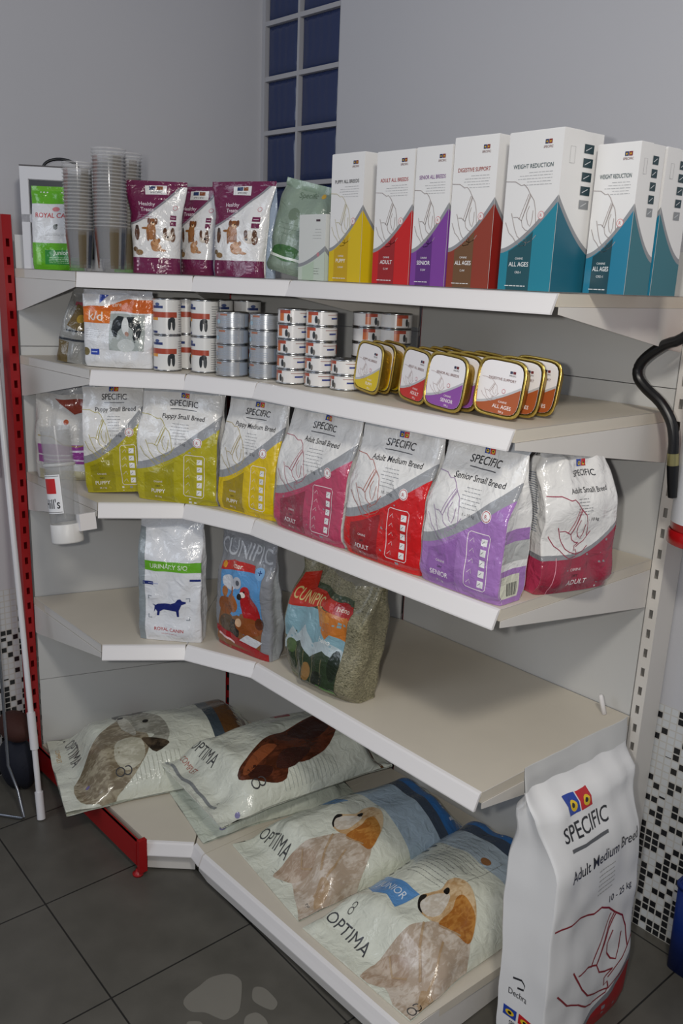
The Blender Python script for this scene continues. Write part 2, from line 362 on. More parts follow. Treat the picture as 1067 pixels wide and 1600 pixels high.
def shelf(level, bay):
    z, A, B, C, D = LV[level]
    back, front = {'left': ((UA, UB), (A, B)), 'middle': ((UB, UC), (B, C)), 'right': ((UC, UD), (C, D))}[bay]
    bl, br, fl_, fr_ = V2(back[0]), V2(back[1]), V2(front[0]), V2(front[1])
    cen = (bl + br + fl_ + fr_) / 4
    bl, br, fl_, fr_ = [inset(q, None, cen) for q in (bl, br, fl_, fr_)]
    root = empty('corner_shelf' if bay != 'right' else 'straight_shelf', 'white metal %s shelf of the %s bay, %s' % (names[level], {'left': 'left angled', 'middle': 'middle angled', 'right': 'wide right'}[bay], what[level]), 'shelf', (cen.x, cen.y, z), 0, 'shelves of the corner rack')
    L = lambda p, zz: (p.x - cen.x, p.y - cen.y, zz)
    t = (fr_ - fl_).normalized(); n = Vector((t.y, -t.x))     # outward
    # board
    bb = MB(); bb.prism([L(q, 0)[:2] for q in (bl, br, fr_ - n*.004, fl_ - n*.004)], -.024, 0, WHT); bb.build('board', root)
    # front strip: leans out toward the bottom, slightly rounded top
    h, dl = (.038, .017) if level > 1 else (.036, .015)
    sb = MB(); prof = [(-.006, 0.0008), (.0, -.001), (.003, -.005), (dl*.55, -h*.5), (dl, -h+.003), (dl, -h), (dl - .006, -h)]
    rows = []
    for e in (fl_ + t*.001, fr_ - t*.001): rows.append([(e.x - cen.x + n.x*a, e.y - cen.y + n.y*a, zz) for a, zz in prof])
    sb.grid(rows, STR, smooth=False)
    for r_ in (rows[0][::-1], rows[1]): sb.face(r_ + [(r_[-1 if r_ is rows[1] else 0][0], r_[-1 if r_ is rows[1] else 0][1], -.001)][:0], STR)
    sb.build('price_strip', root)
    if level > 1:
        for (bk, ft, sd) in ((bl, fl_, 1), (br, fr_, -1)):
            br_ = MB(); d = (ft - bk).normalized(); s2 = Vector((-d.y, d.x)) * (-sd) * .002; 
            hb = .118; a = bk + d*.004; e = ft - d*.006
            for k0, k1 in ((0, 1),):
                P = [(a, -.0245), (e, -.0245), (e, -.038), (a + d*.03, -hb*.97), (a, -hb)]
                if (a - e).length < .1: continue
                f1 = [L(p, zz) for p, zz in P]; f2 = [L(p + s2, zz) for p, zz in P]
                br_.face(f1, WH); br_.face(f2[::-1], WH)
                for i in range(len(P)): br_.face([f1[i-1], f1[i], f2[i], f2[i-1]], WH)
            br_.build('bracket', root)
            fb = MB(); s3 = Vector((-d.y, d.x)) * (-sd)
            q = [(a - s3*.0004), (e - s3*.0004)]
            fb.face([L(q[0], -.0235), L(q[1], -.0235), L(q[1], 0.0006), L(q[0], 0.0006)], WH)
            fb.face([L(q[0] + s3*.0016, 0.0006), L(q[0], 0.0006), L(q[1], 0.0006), L(q[1] + s3*.0016, 0.0006)], WH)
            fb.build('side_flange', root)
    else:
        k = MB()
        a, e = fl_ - n*.012, fr_ - n*.012
        k.face([L(a, -z + .006), L(e, -z + .006), L(e, -h + .004), L(a, -h + .004)], WH)
        k.face([L(a - n*.002, -z + .006), L(a - n*.002, -h + .004), L(e - n*.002, -h + .004), L(e - n*.002, -z + .006)], WH)
        k.build('kick_plate', root)
        if bay == 'right':
            k = MB(); k.box(.789 - cen.x - .014, .789 - cen.x - .012, -.71 - cen.y, -.02 - cen.y, -z + .004, -.003, WH); k.build('end_plate', root)
for lv in (1, 2, 3, 4, 5):
    for bay in ('left', 'middle', 'right'): shelf(lv, bay)
# uprights with punched slots
def upright(loc, ang, m, label, top=1.772, w=.028, dep=.05):
    root = empty('slotted_upright', label, 'rack post', (loc[0], loc[1], 0), ang, 'posts of the corner rack')
    b = MB(); sw, sh = .010, .022
    b.box(-w/2, -sw/2, 0, .003, 0, top, m); b.box(sw/2, w/2, 0, .003, 0, top, m)
    z = .035; prev = 0
    while z < top - .04: b.box(-sw/2, sw/2, 0, .003, prev, z, m); prev = z + sh; z += .05
    b.box(-sw/2, sw/2, 0, .003, prev, top, m)
    b.box(-w/2, -w/2 + .003, .003, dep, 0, top, m); b.box(w/2 - .003, w/2, .003, dep, 0, top, m); b.box(-w/2 + .003, w/2 - .003, dep - .003, dep, 0, top, DK); b.box(-w/2 + .003, w/2 - .003, .003, dep - .003, top - .003, top, m)
    b.build('post', root); return root
upright((UD[0] + .015, .0), 0, WH, 'white slotted steel post at the right end beside the fire extinguisher', 1.78, .030, .08)
upright((UA[0] , UA[1] - .0155), PI/2, RED, 'red slotted steel post at the left end of the rack', 1.772, .028, .05)
upright((.0, .022), 0, RED, 'red slotted post glimpsed between back panels of the middle and right bays', 1.74, .028, .05)
upright((UB[0] - .012, UB[1] + .012), PI/4, RED, 'red slotted post hidden behind the seam of the two angled bays', 1.74, .028, .04)
# back panels
def panels(a, b_, name, seams):
    a, b_ = V2(a), V2(b_); t = (b_ - a).normalized(); n = Vector((-t.y, t.x)); L = (b_ - a).length
    for i in range(len(seams) - 1):
        z0, z1 = seams[i] + .001, seams[i+1] - .001
        r = MB(); r.box(.005, L - .005, .004, .012, 0, z1 - z0, PAN); r.box(.005, L - .005, .012, .018, 0, .012, PAN); r.box(.005, L - .005, .012, .018, z1 - z0 - .012, z1 - z0, PAN)
        o = r.build('back_panel'); o.location = (a.x, a.y, z0); o.rotation_euler = (0, 0, math.atan2(t.y, t.x))
        tag(o, 'pale grey metal back panel of the %s bay, %s' % (name, ['lowest, behind sacks', 'second from below', 'at mid height', 'second from top', 'topmost'][i]), 'back panel', 'back panels of the rack')
panels(UA, UB, 'left angled', [.01, .332, .62, 1.01, 1.406, 1.72])
panels(UB, UC, 'middle angled', [.01, .332, .62, 1.06, 1.497, 1.72])
panels(UC, UD, 'wide right', [.01, .332, .62, 1.02, 1.427, 1.72])
# red base end plate and foot
root = empty('base_end_plate', 'dark red metal end plate closing the bottom shelf at the left', 'rack base', (-.48, -.84, 0))
b = MB(); b.box(-.34, .335, -.004, 0, .022, .1035, RED); b.box(-.34, .335, -.004, .004, .0995, .1035, RED); b.build('plate', root)
b = MB(); b.box(.335, .349, -.012, .012, .016, .118, RED); b.box(.318, .325, -.009, -.004, .03, .10, RED); b.build('front_flange', root)
b = MB(); b.lathe([(0, 0), (.015, 0), (.016, .006), (.008, .010), (.005, .022)], RED, 16, (.328, -.006)); b.build('foot', root)
root = empty('base_support_block', 'small red base leg under the joint of the bottom shelves', 'rack base', (-.04, -.66, 0))
b = MB(); b.box(-.012, .012, -.042, .3, .004, .05, RED); b.build('block', root)

# ------------------------------------------------------------------ printed pouches and bags
def ip(tab, v):
    for i in range(len(tab)-1):
        if v <= tab[i+1][0]:
            a, b_ = tab[i], tab[i+1]; t = (v - a[0]) / (b_[0] - a[0]); t = t*t*(3 - 2*t) if True else t
            return a[1] + (b_[1] - a[1]) * t
    return tab[-1][1]
class Bag: pass
def bag(name, label, cat, W, H, T, base, loc, rz, te=.7, tab=None, wtab=None, seal=.06, amp=.003, freq=22, seed=0, group=None, lean=0.0, nexp=3, nu=22, nv=30, sealc='c9ccd0', rot=None, lying=False, side=None, back=None, part='pouch', bottomseal=0, twist=0, roll=0, bigamp=0.0):
    """standing: z up, front faces -y, origin at the middle of the base.  lying: back is flat"""
    B = Bag(); B.W, B.H = W, H
    tab = tab or [(0, .8), (.08, 1), (.5, .95), (.93, .10), (1, .02)]
    wtab = wtab or [(0, 1), (1, 1)]
    vs = 1 - seal / H
    def prof(v): return max(ip(tab, v) * T / 2, .0012)
    so = Vector((seed * 3.1, seed * 1.7, seed * .9))
    def pt(x, z, side_):
        v = z / H; t = prof(v); wv = W * ip(wtab, v); e = te * min(1, t / (T/2)) if v < vs else te*.3
        if side_ in ('front', 'back'):
            u = 2 * x / W; bul = max(0, 1 - abs(u) ** nexp) ** (1 / nexp)
            y = -t * (e + (1 - e) * bul)
            if side_ == 'back': y = (-y if not lying else .0)
            X = x / W * wv
        else:
            s_ = 1 if side_ == 'right' else -1
            y = t * e * x; fold = (1 - abs(x)) * .014 * (1 - .6*min(1, t/(T/2)))
            X = s_ * (wv / 2 - fold * (1 if v > .25 else v/.25))
            if lying and y > 0: y = 0
        if lying: y = y if side_ != 'back' else 0.0
        q = Vector((X, y, z))
        k = min(1, v / .06) if not lying else 1
        a = 1.35 * amp * k * (1 + 1.1 * max(0, (v - .55) / .45) ** 2 + (.8*max(0, (.2-v)/.2) if lying else 0)) * (.25 if v > vs and not lying else 1)
        if side_ == 'back' and lying: return q
        ns = noise.noise_vector((q + so) * freq); n2 = noise.noise_vector((q + so * 2) * freq * .35)
        st = noise.noise(Vector((q.x * freq * 1.6, q.y * 6, q.z * freq * .35)) + so)
        q += Vector((ns.x * .3, ns.y + .9 * st, ns.z * .25)) * a + Vector((0, n2.y, 0)) * (a * 1.3 + bigamp)
        if lying: q.y = min(q.y, -.003)
        q.y += lean * v * v; 
        if twist: q.y += twist * (x / W if side_ in ('front', 'back') else 0) * v
        return q
    zs = lins(0, H * vs, nv); xs = coss(-W/2, W/2, nu)
    front = Surf(xs, zs, lambda x, z: pt(x, z, 'front'))
    zs2 = lins(H * vs, H, 3)
    fs = Surf(xs, zs2, lambda x, z: pt(x, z, 'front'))
    ys = lins(-1, 1, 6)
    B.front, B.seal = front, fs
    B.right = Surf(ys, zs, lambda x, z: pt(x, z, 'right')); lft = Surf(ys, zs, lambda x, z: pt(-x, z, 'left')); B.left = lft
    bk = Surf(xs, zs, lambda x, z: pt(-x, z, 'back')); bks = Surf(xs, zs2, lambda x, z: pt(-x, z, 'back'))
    mb, ms = MB(), MB()
    bm = film(base) if part != 'paper' else paper(base)
    sm_ = film(sealc) if part != 'paper' else paper(sealc)
    mb.surf(front, bm); mb.surf(B.right, film(side) if side else bm); mb.surf(lft, film(side) if side else bm); mb.surf(bk, film(back) if back else bm)
    # bottom
    n_ = len(xs); bot = [front.p[i][0] for i in range(n_)] + [bk.p[i][0] for i in range(n_)]
    mb.face(bot[::-1], bm)
    ms.surf(fs, sm_); ms.surf(bks, sm_)
    ms.face([fs.p[i][3] for i in range(n_)] + [bks.p[i][3] for i in range(n_)], sm_)
    B.mb, B.ms = mb, ms
    B.root = empty(name, label, cat, loc, rz, group, rot)
    def fin(): B.mb.build('bag_body', B.root); B.ms.build('top_seal', B.root)
    B.fin = fin; return B
def on_edge(L, R, T, z, inn=0.0):
    """middle and angle for something of depth T whose front bottom edge runs L -> R"""
    L, R = V2(L), V2(R); t = (R - L).normalized(); n = Vector((-t.y, t.x)); c = (L + R) / 2 + n * (T/2 + inn)
    return (c.x, c.y, z + .0012), math.atan2(t.y, t.x), (R - L).length

# the line drawing of a dog with its head bowed over two paws
DOG = [[(0, 1), (.27, .99), (.44, .93), (.53, .94), (.63, .88), (.72, .79), (.83, .70), (.89, .57), (.935, .34)],
       [(.68, .80), (.46, .42)], [(.74, .77), (.53, .40)], [(.72, .79), (.53, .40), (.57, .31), (.66, .26), (.75, .24)],
       [(.29, .455), (.41, .455), (.53, .40)], [(.72, .62), (.66, .52), (.67, .43), (.72, .35), (.78, .31), (.82, .40), (.83, .55)],
       [(.23, .52), (.35, .29), (.44, .17), (.55, .11), (.72, .06)], [(.08, .38), (.20, .22), (.33, .15), (.44, .06), (.53, .01), (.70, .03), (.72, .08), (.70, .14), (.66, .12), (.65, .20), (.75, .24)],
       [(1, .42), (.935, .34), (.87, .27), (.78, .23), (.70, .18)], [(.72, .06), (.86, .10), (.97, .18)]]
def dog_line(mb, S, x0, z0, w_, h_, m, wd, layer=3):
    for l in DOG: mb.line(S, [(x0 + a * w_, z0 + c * h_) for a, c in l], wd, m, layer)
def eyes(mb, S, x, z, s, layer=3):
    """the twin blue and red squares with a round yellow mark"""
    for k, c in ((-1, '1b3f9e'), (1, 'c01a22')):
        cx = x + k * s * .54
        mb.rect(S, cx - s/2, cx + s/2, z, z + s, film(c), layer)
        mb.disc(S, cx + s*.05, z + s*.42, s*.30, film('e0bc1a'), layer + 1)
        mb.disc(S, cx + s*.02, z + s*.46, s*.14, film('111111'), layer + 2)
BK = film('22242b')
def swoosh(a, lo, hi, pw=1.5): return lo + (hi - lo) * a ** pw
def swoosh_fill(mb, S, W, z0, lo, hi, m, x0=None, x1=None, layer=1, pw=1.5, flip=False, dz=0):
    x0 = -W/2 if x0 is None else x0; x1 = W/2 if x1 is None else x1
    n = 16; pts = [(x0, z0), (x1, z0)]
    for i in range(n, -1, -1):
        x = x0 + (x1 - x0) * i / n; a = (x + W/2) / W; a = 1 - a if flip else a
        pts.append((x, swoosh(max(a, 0), lo, hi, pw) + dz))
    mb.poly(S, pts, m, layer)
def print_specific(B, col, dark, title, foot, lineC='b07a72', lo=.26, hi=.68, silver='9a9ca0', dogc=None, icons=True, logo=True, mirror=False):
    mb, S, W, H = B.mb, B.front, B.W, B.H
    swoosh_fill(mb, S, W, 0, lo*H + .02, hi*H + .022, film(silver), layer=1)
    swoosh_fill(mb, S, W, 0, lo*H, hi*H - .012, film(col), layer=2)
    swoosh_fill(mb, S, W, 0.004, lo*H - .012, hi*H - .024, film(dark), x0=-W*.40, x1=-W*.02, layer=3)
    xc = W * .03
    if logo:
        eyes(mb, S, xc, H*.865, .013); mb.text(S, 'SPECIFIC', xc, H*.80, .016, BK, wmax=W*.42); mb.rect(S, xc - W*.17, xc + W*.17, H*.772, H*.778, film('55575c'), 3)
    mb.text(S, title, xc + W*.02, H*.70, .0125, BK, wmax=W*.66)
    mb.small(S, xc - W*.13, xc + W*.13, H*.67, H*.53, 6, film('8b8d91'), 'C', seed=len(title))
    mb.text(S, '1 - 10 kg' if 'Small' in title else '10 - 25 kg', xc + .005, H*.495, .0065, film('55575c'))
    dog_line(mb, S, -W*.49, H*.30, W*.47, H*.42, film(dogc or lineC), .0016)
    for i in range(5): pass
    mb.disc(S, W*.27, H*(hi - .19) + .012, .0125, film('f1f1ef'), 4); mb.disc(S, W*.27, H*(hi - .19) + .012, .0110, film('b3303a'), 5); mb.disc(S, W*.27, H*(hi-.19) + .012, .0095, film('efefee'), 6)
    mb.text(S, 'R', W*.27, H*(hi-.19) + .008, .008, film('b3303a'), layer=7)
    if icons:
        x0, x1, z0, z1 = W*.10, W*.36, H*.07, H*(hi - .26)
        fr = film('f0e6e6')
        mb.line(S, [(x0+.005, z0), (x1-.005, z0), (x1, z0+.005), (x1, z1-.005), (x1-.005, z1), (x0+.005, z1), (x0, z1-.005), (x0, z0+.005)], .0016, fr, 5, True)
        for i in range(5):
            z = z0 + .006 + (z1 - z0 - .008) * i / 5; s = min(.014, (z1 - z0) / 6.6)
            mb.rect(S, x1 - .006 - s, x1 - .006, z, z + s, film('ecebea'), 5); mb.line(S, [(x1 - .004 - s, z + s*.3), (x1 - .012, z + s*.7)], .0012, film('77797d'), 6)
            mb.line(S, [(x0 + .006, z + s*.2), (x0 + .014, z + s*.8), (x0 + .017, z + s*.2)], .001, fr, 5)
    xf = -W*.22
    mb.text(S, 'CANINE', xf, H*.165, .005, film('e4dcdc'), layer=5); mb.text(S, 'DRY', xf, H*.125, .005, film('30333a'), layer=5)
    mb.text(S, foot, xf, H*.075, .0105, film('f3efee'), layer=5, wmax=W*.33); mb.text(S, 'M-1 kg', xf, H*.035, .005, film('e4dcdc'), layer=5)

G3 = 'food bags on the third shelf'
z3 = 1.029
def spec(label, L, R, T, H, col, dark, title, foot, seed, lean=.02, z=z3, **k):
    kk = {q: k.pop(q) for q in ('lo', 'hi', 'icons', 'dogc') if q in k}
    loc, a, W = on_edge(L, R, T, z)
    B = bag('pet_food_bag', label, 'pet food bag', W, H, T, 'e9e8e6', loc, a, te=.86, seed=seed, group=G3, lean=lean, sealc='c3c8cf', seal=.03, **k)
    B.fr = (L, R)
    print_specific(B, col, dark, title, foot, **kk); return B
B = spec('white and olive puppy food bag leaning left, furthest left of the yellow-printed bags', (-.475, -.800), (-.362, -.672), .080, .318, 'b3a91c', '9f9716', 'Puppy Small Breed', 'PUPPY', 1, roll=0, amp=.005, dogc='b8ad5c')
B.root.rotation_euler = (0, math.radians(-3.5), B.root.rotation_euler[2]); B.root.location.z += .006; B.fin()
B = spec('white and olive yellow puppy food bag on third shelf, upright and square on', (-.349, -.715), (-.152, -.588), .085, .322, 'b5ab1e', 'a39a18', 'Puppy Small Breed', 'PUPPY', 2, amp=.004, dogc='b8ad5c'); B.fin()
B = spec('white and golden yellow puppy food bag on third shelf, just left of the pink bag', (-.150, -.586), (.052, -.550), .080, .322, 'e0c009', 'a8900f', 'Puppy Medium Breed', 'PUPPY', 3, dogc='b9a878'); B.fin()
B = spec('white and pink adult food bag on third shelf, between the golden yellow and red bags', (.068, -.566), (.322, -.566), .095, .322, 'bb4766', '96354a', 'Adult Small Breed', 'ADULT', 4, dogc='b06070'); B.fin()
B = spec('white and bright red adult food bag on third shelf, between pink and purple bags', (.334, -.566), (.566, -.563), .095, .322, 'cc1d20', '99242a', 'Adult Medium Breed', 'ADULT', 5, dogc='b06a60'); B.fin()
B = spec('white and lilac senior food bag at the right end of the third shelf front', (.574, -.566), (.784, -.566), .10, .325, 'a578ba', '9869ae', 'Senior Small Breed', 'SENIOR', 6, lean=.03, dogc='a58fb0')
S = B.right
B.mb.rect(S, -.95, .95, .085, .125, film('b9bbb9'), 1); B.mb.rect(S, -.97, .97, 0, .07, film('a578ba'), 1); B.mb.rect(S, -.97, .97, .125, .15, film('a578ba'), 1); B.mb.rect(S, -.9, .5, .012, .058, film('dcdcc8'), 2)
for i in range(12): B.mb.rect(S, -.4 + i*.065, -.4 + i*.065 + (.03 if i % 3 else .05), .016, .042, film('26262a'), 3)
B.fin()
# bag turned toward the camera at the right end of the third shelf
B = bag('pet_food_bag', 'white and raspberry pink bag turned sideways at the right end of third shelf', 'pet food bag', .190, .300, .115, 'e9e8e6', (.772, -.338, z3 + .0015), math.radians(75), te=.85, seed=9, group=G3, seal=.02, sealc='d9dadd', amp=.005, nexp=2.6, lean=.01, tab=[(0, .8), (.1, 1), (.6, 1), (.9, .45), (1, .10)], wtab=[(0, 1), (.8, 1), (1, .84)])
W, H, mb, S = B.W, B.H, B.mb, B.front
cmid = film('8f9094'); cp = film('bb3c5c'); cd = film('9c3146')
def cv(x): return .075 + .0 * x + .06 * max(0, (x + .02) / .11) ** 1.7
mb.poly(S, [(-W/2, 0), (W/2, 0)] + [(W/2 - W*i/14, cv(W/2 - W*i/14) + .010) for i in range(15)], cmid, 1)
mb.poly(S, [(-W/2, 0), (W/2, 0)] + [(W/2 - W*i/14, cv(W/2 - W*i/14)) for i in range(15)], cd, 2)
eyes(mb, S, .01, H*.86, .014); mb.text(S, 'SPECIFIC', .01, H*.80, .012, BK); mb.text(S, 'Adult Small Breed', .012, H*.70, .0105, BK, wmax=.13); mb.small(S, -.02, .02, H*.67, H*.55, 6, film('77797d'), 'L'); mb.text(S, '1 - 10 kg', .02, H*.51, .007, BK)
dog_line(mb, S, -W*.48, H*.25, W*.58, H*.44, film('9c2f48'), .0018)
mb.text(S, 'CANINE', -.01, H*.16, .006, film('eedede'), layer=5); mb.text(S, 'DRY', -.01, H*.115, .006, film('333333'), layer=5); mb.text(S, 'ADULT', -.005, H*.06, .012, film('f3efee'), layer=5); mb.line(S, [(-W*.38, 0), (-W*.34, .08)], .0015, film('e8a0b0'), 5)
S = B.left; mb.rect(S, -1, 1, 0, .075, cp, 1); mb.rect(S, -1, 1, .075, .085, cmid, 1)
for i in range(26): mb.rect(S, -.75, .55 - .2*((i*7) % 5)/5, .13 + i*.0046, .13 + i*.0046 + .0016, film('8a93a3'), 1)
mb.line(S, [(-.35, .11), (-.05, .115), (.05, .108), (-.05, .102)], .003, BK, 2); mb.text(S, 'Dechra', -.1, .092, .006, BK, sx=14)
B.fin()
# pouch behind the senior bag
B = bag('pet_food_bag', 'pale silver bag with a grey label half hidden behind the lilac senior bag', 'pet food bag', .12, .27, .07, 'c9cdd2', (.617, -.405, z3 + .0015), math.radians(12), te=.6, seed=12, group=G3, seal=.02, amp=.005); B.mb.rect(B.front, -.05, .06, .06, .14, film('8d9094'), 1); B.fin()
for lab, x, y, a, W, c in (('plain back of a pale bag standing behind the pink bag on the third shelf', .21, -.40, 0, .2, 'd4d3d2'), ('plain back of a pale bag standing behind the red bag on the third shelf', .45, -.40, 0, .2, 'cfd0d2')):
    B = bag('pet_food_bag', lab, 'pet food bag', W, .27, .07, c, (x, y, z3 + .0015), a, te=.6, seed=x*9, group=G3, seal=.02, nu=12, nv=12); B.fin()
# white pouch with purple band far left
B = bag('pet_food_pouch', 'crinkled white pouch with a magenta band behind the hanging clear tube', 'pet food pouch', .185, .27, .10, 'dcdad6', (-.692, -.748, z3 + .0015), math.radians(46), te=.15, seed=21, amp=.008, freq=18, seal=.02, nexp=2)
S = B.front; B.mb.rect(S, -.08, .08, .05, .105, film('9b3f96'), 1); B.mb.rect(S, -.08, .02, .07, .074, film('e6d8e6'), 2); B.mb.rect(S, -.06, .06, .058, .062, film('e6d8e6'), 2); B.mb.line(S, [(.02, .085), (.06, .088)], .006, film('eee0ee'), 3)
B.mb.poly(S, [(-.03, .235), (.03, .19), (.078, .205), (.078, .235)], film('a04a3a'), 1); B.mb.disc(S, .01, .17, .008, film('b4552f'), 2); B.mb.line(S, [(-.078, .13), (-.03, .125), (.0, .105), (.04, .10), (.078, .11)], .003, film('b6a04a'), 2); B.mb.rect(S, -.08, .08, 0, .03, film('c8c2a0'), 1)
B.fin()

# ------------------------------------------------------------------ fourth shelf
z2 = .622
loc, a, W = on_edge((-.330, -.725), (-.200, -.608), .07, z2)
B = bag('pet_food_bag', 'white crinkled bag with a green stripe and small navy dog, left on fourth shelf', 'pet food bag', W + .005, .362, .075, 'e8eaee', loc, a, te=.8, seed=31, amp=.006, seal=.035, sealc='dfe3ea', lean=.01, tab=[(0, .8), (.1, 1), (.62, .95), (.9, .35), (1, .04)])
S, H, mb = B.front, B.H, B.mb
mb.rect(S, -.10, -.070, 0, .34, film('8f989c'), 2); mb.rect(S, -.072, .1, .21, .238, film('6cb52d'), 1); mb.text(S, 'URINARY S/O', 0, .218, .013, film('e8f4dc'), wmax=.12, layer=2)
mb.rect(S, -.075, -.045, .168, .178, film('27357a'), 2); mb.rect(S, .06, .088, .186, .192, film('27357a'), 2); mb.rect(S, -.06, -.03, .172, .174, film('aab2d4'), 3)
nv_ = film('1f2a72')
mb.poly(S, [(-.045, .085), (-.042, .105), (-.048, .112), (-.040, .108), (-.032, .112), (.005, .113), (.020, .122), (.027, .132), (.035, .134), (.040, .128), (.050, .126), (.050, .121), (.038, .117), (.034, .107), (.030, .098), (.030, .078), (.024, .078), (.022, .094), (-.018, .094), (-.028, .088), (-.030, .076), (-.037, .076), (-.035, .088), (-.040, .095)], nv_, 3)
mb.line(S, [(-.06, .125), (-.06, .135), (-.05, .135)], .003, film('9aa0a8'), 2); mb.line(S, [(.05, .07), (.06, .07), (.06, .08)], .003, film('9aa0a8'), 2); mb.line(S, [(-.06, .08), (-.06, .07), (-.05, .07)], .003, film('9aa0a8'), 2); mb.line(S, [(.05, .135), (.06, .135), (.06, .125)], .003, film('9aa0a8'), 2)
mb.text(S, 'ROYAL CANIN', 0, .034, .0095, film('b8252c')); mb.small(S, -.035, .035, .028, .022, 1, film('c05a60'), 'C')
S = B.left; mb.rect(S, -1, .2, .0, .29, film('8f989c'), 1); mb.disc(S, -.3, .26, .3, film('27357a'), 2, .012); mb.disc(S, -.3, .225, .32, film('5fb04a'), 2, .010); mb.disc(S, -.3, .19, .2, film('5fb04a'), 2, .008)
B.fin()
# litter bag with the parrot
loc, a, W = on_edge((-.190, -.562), (.020, -.532), .06, z2)
B = bag('litter_bag', 'blue animal litter bag with a red parrot picture, middle of fourth shelf', 'litter bag', .210, .352, .07, '8b8d92', loc, a, te=.5, seed=33, amp=.005, seal=.03, sealc='8b8d92', side='a7acb0', nu=26)
S, H, mb = B.front, B.H, B.mb
mb.rect(S, -.082, .075, .05, .245, film('5d9ad0'), 1)
mb.poly(S, [(-.10, .0), (.075, .0), (.075, .11), (.03, .13), (-.03, .10), (-.082, .12)], film('8a5a34'), 2)
mb.text(S, 'CUNIPIC', .0, .272, .046, film('c2c5ca'), wmax=.195)
mb.poly(S, [(-.085, .222), (-.02, .238), (.045, .240), (.045, .262), (-.03, .262), (-.088, .245)], film('c3271e'), 3); mb.text(S, 'litter', -.018, .243, .014, film('f3ead8'), layer=4, wmax=.085); mb.disc(S, -.072, .240, .010, film('e8a01c'), 4)
mb.text(S, '+', .063, .235, .022, film('1d3c78'), layer=4); mb.disc(S, .063, .243, .018, film('7fb0dd'), 3)
mb.disc(S, -.045, .195, .03, film('d9dce2'), 3, .022); mb.disc(S, -.012, .202, .014, film('b9bcc4'), 4, .018); mb.disc(S, -.010, .202, .006, film('5b5f68'), 5, .008)
for (x, y, r, rz, c) in ((-.06, .125, .03, .026, '8e4f22'), (-.03, .14, .022, .028, 'a8612c'), (-.065, .165, .010, .016, 'b0703c'), (-.03, .175, .007, .018, 'a8612c'), (-.05, .075, .034, .026, '5b4a38'), (-.02, .065, .02, .03, '2f2c28')): mb.disc(S, x, y, r, film(c), 3, rz)
mb.disc(S, .034, .135, .030, film('b01c20'), 4, .045, rot=.5); mb.disc(S, .018, .178, .019, film('b81e22'), 5); mb.disc(S, .008, .172, .010, film('eee6dc'), 6, .008); mb.disc(S, -.002, .165, .007, film('28221e'), 7, .009); mb.disc(S, .014, .181, .003, film('111111'), 7)
mb.disc(S, .032, .085, .046, film('8c4a1e'), 6, .026); mb.disc(S, .065, .10, .015, film('5c2c14'), 7, .018); mb.disc(S, -.002, .09, .012, film('d7b08c'), 7)
mb.poly(S, [(-.10, .045), (-.05, .028), (.0, .018), (.075, .0), (.10, 0), (.10, .02), (.03, .035), (-.03, .05), (-.10, .06)], film('a41820'), 5); mb.rect(S, -.1, .1, 0, .010, film('9b1420'), 4); mb.line(S, [(-.085, .038), (-.05, .032), (-.02, .024)], .006, film('e8c8c8'), 6)
mb.poly(S, [(.0, .038), (.06, .03), (.08, .05), (.03, .062)], film('d5d7da'), 6)
B.fin()
# hay bag: clear bag full of hay with a printed front
B = bag('hay_bag', 'clear bag of greenish hay with a mountain picture print, right of the parrot bag', 'hay bag', .262, .335, .14, '8a8263', (.215, -.470, z2 + .0015), math.radians(2), te=.45, seed=35, amp=.010, freq=16, seal=.035, sealc='8c8a80', lean=.03, nu=28, nv=34, tab=[(0, .75), (.1, 1), (.6, 1.0), (.88, .45), (1, .04)], wtab=[(0, .98), (.4, 1.04), (1, 1.16)], bigamp=.006, nexp=2.6)
hay, nt, bs = nodes_mat('hay'); tc = nt.nodes.new('ShaderNodeTexCoord'); mp = nt.nodes.new('ShaderNodeMapping'); mp.inputs['Scale'].default_value = (1, 1, 2.4); mp.inputs['Rotation'].default_value = (.5, .4, .3)
n1 = nt.nodes.new('ShaderNodeTexNoise'); n1.inputs['Scale'].default_value = 70; n1.inputs['Detail'].default_value = 5; n1.inputs['Distortion'].default_value = 2.5
cr = nt.nodes.new('ShaderNodeValToRGB'); cr.color_ramp.elements[0].position = .3; cr.color_ramp.elements[1].position = .72; cr.color_ramp.elements[0].color = lin('4d4a33'); cr.color_ramp.elements[1].color = lin('a9a284')
nt.links.new(tc.outputs['Object'], mp.inputs[0]); nt.links.new(mp.outputs[0], n1.inputs['Vector']); nt.links.new(n1.outputs['Fac'], cr.inputs[0]); nt.links.new(cr.outputs[0], bs.inputs['Base Color']); bs.inputs['Roughness'].default_value = .35; bs.inputs['Coat Weight'].default_value = .4; bs.inputs['Coat Roughness'].default_value = .12
bp = nt.nodes.new('ShaderNodeBump'); bp.inputs['Strength'].default_value = .6; bp.inputs['Distance'].default_value = .003; nt.links.new(n1.outputs['Fac'], bp.inputs['Height']); nt.links.new(bp.outputs[0], bs.inputs['Normal'])
B.mb.mats[0] = hay
S, H, mb = B.front, B.H, B.mb
mb.rect(S, -.112, .085, .012, .262, film('3e4a34'), 1)
mb.poly(S, [(-.112, .115), (.085, .09), (.085, .20), (-.112, .215)], film('7fa3ae'), 2)
mb.poly(S, [(-.112, .10), (-.085, .15), (-.07, .13), (-.04, .165), (-.01, .125), (.03, .15), (.085, .13), (.085, .08), (-.112, .08)], film('aebcc0'), 3)
mb.poly(S, [(-.112, .08), (-.06, .115), (-.01, .09), (.03, .12), (.085, .10), (.085, .012), (-.112, .012)], film('2e3d28'), 4)
mb.poly(S, [(.0, .175), (.03, .15), (.045, .165), (.085, .155), (.085, .22), (-.02, .215)], film('c0722c'), 3)
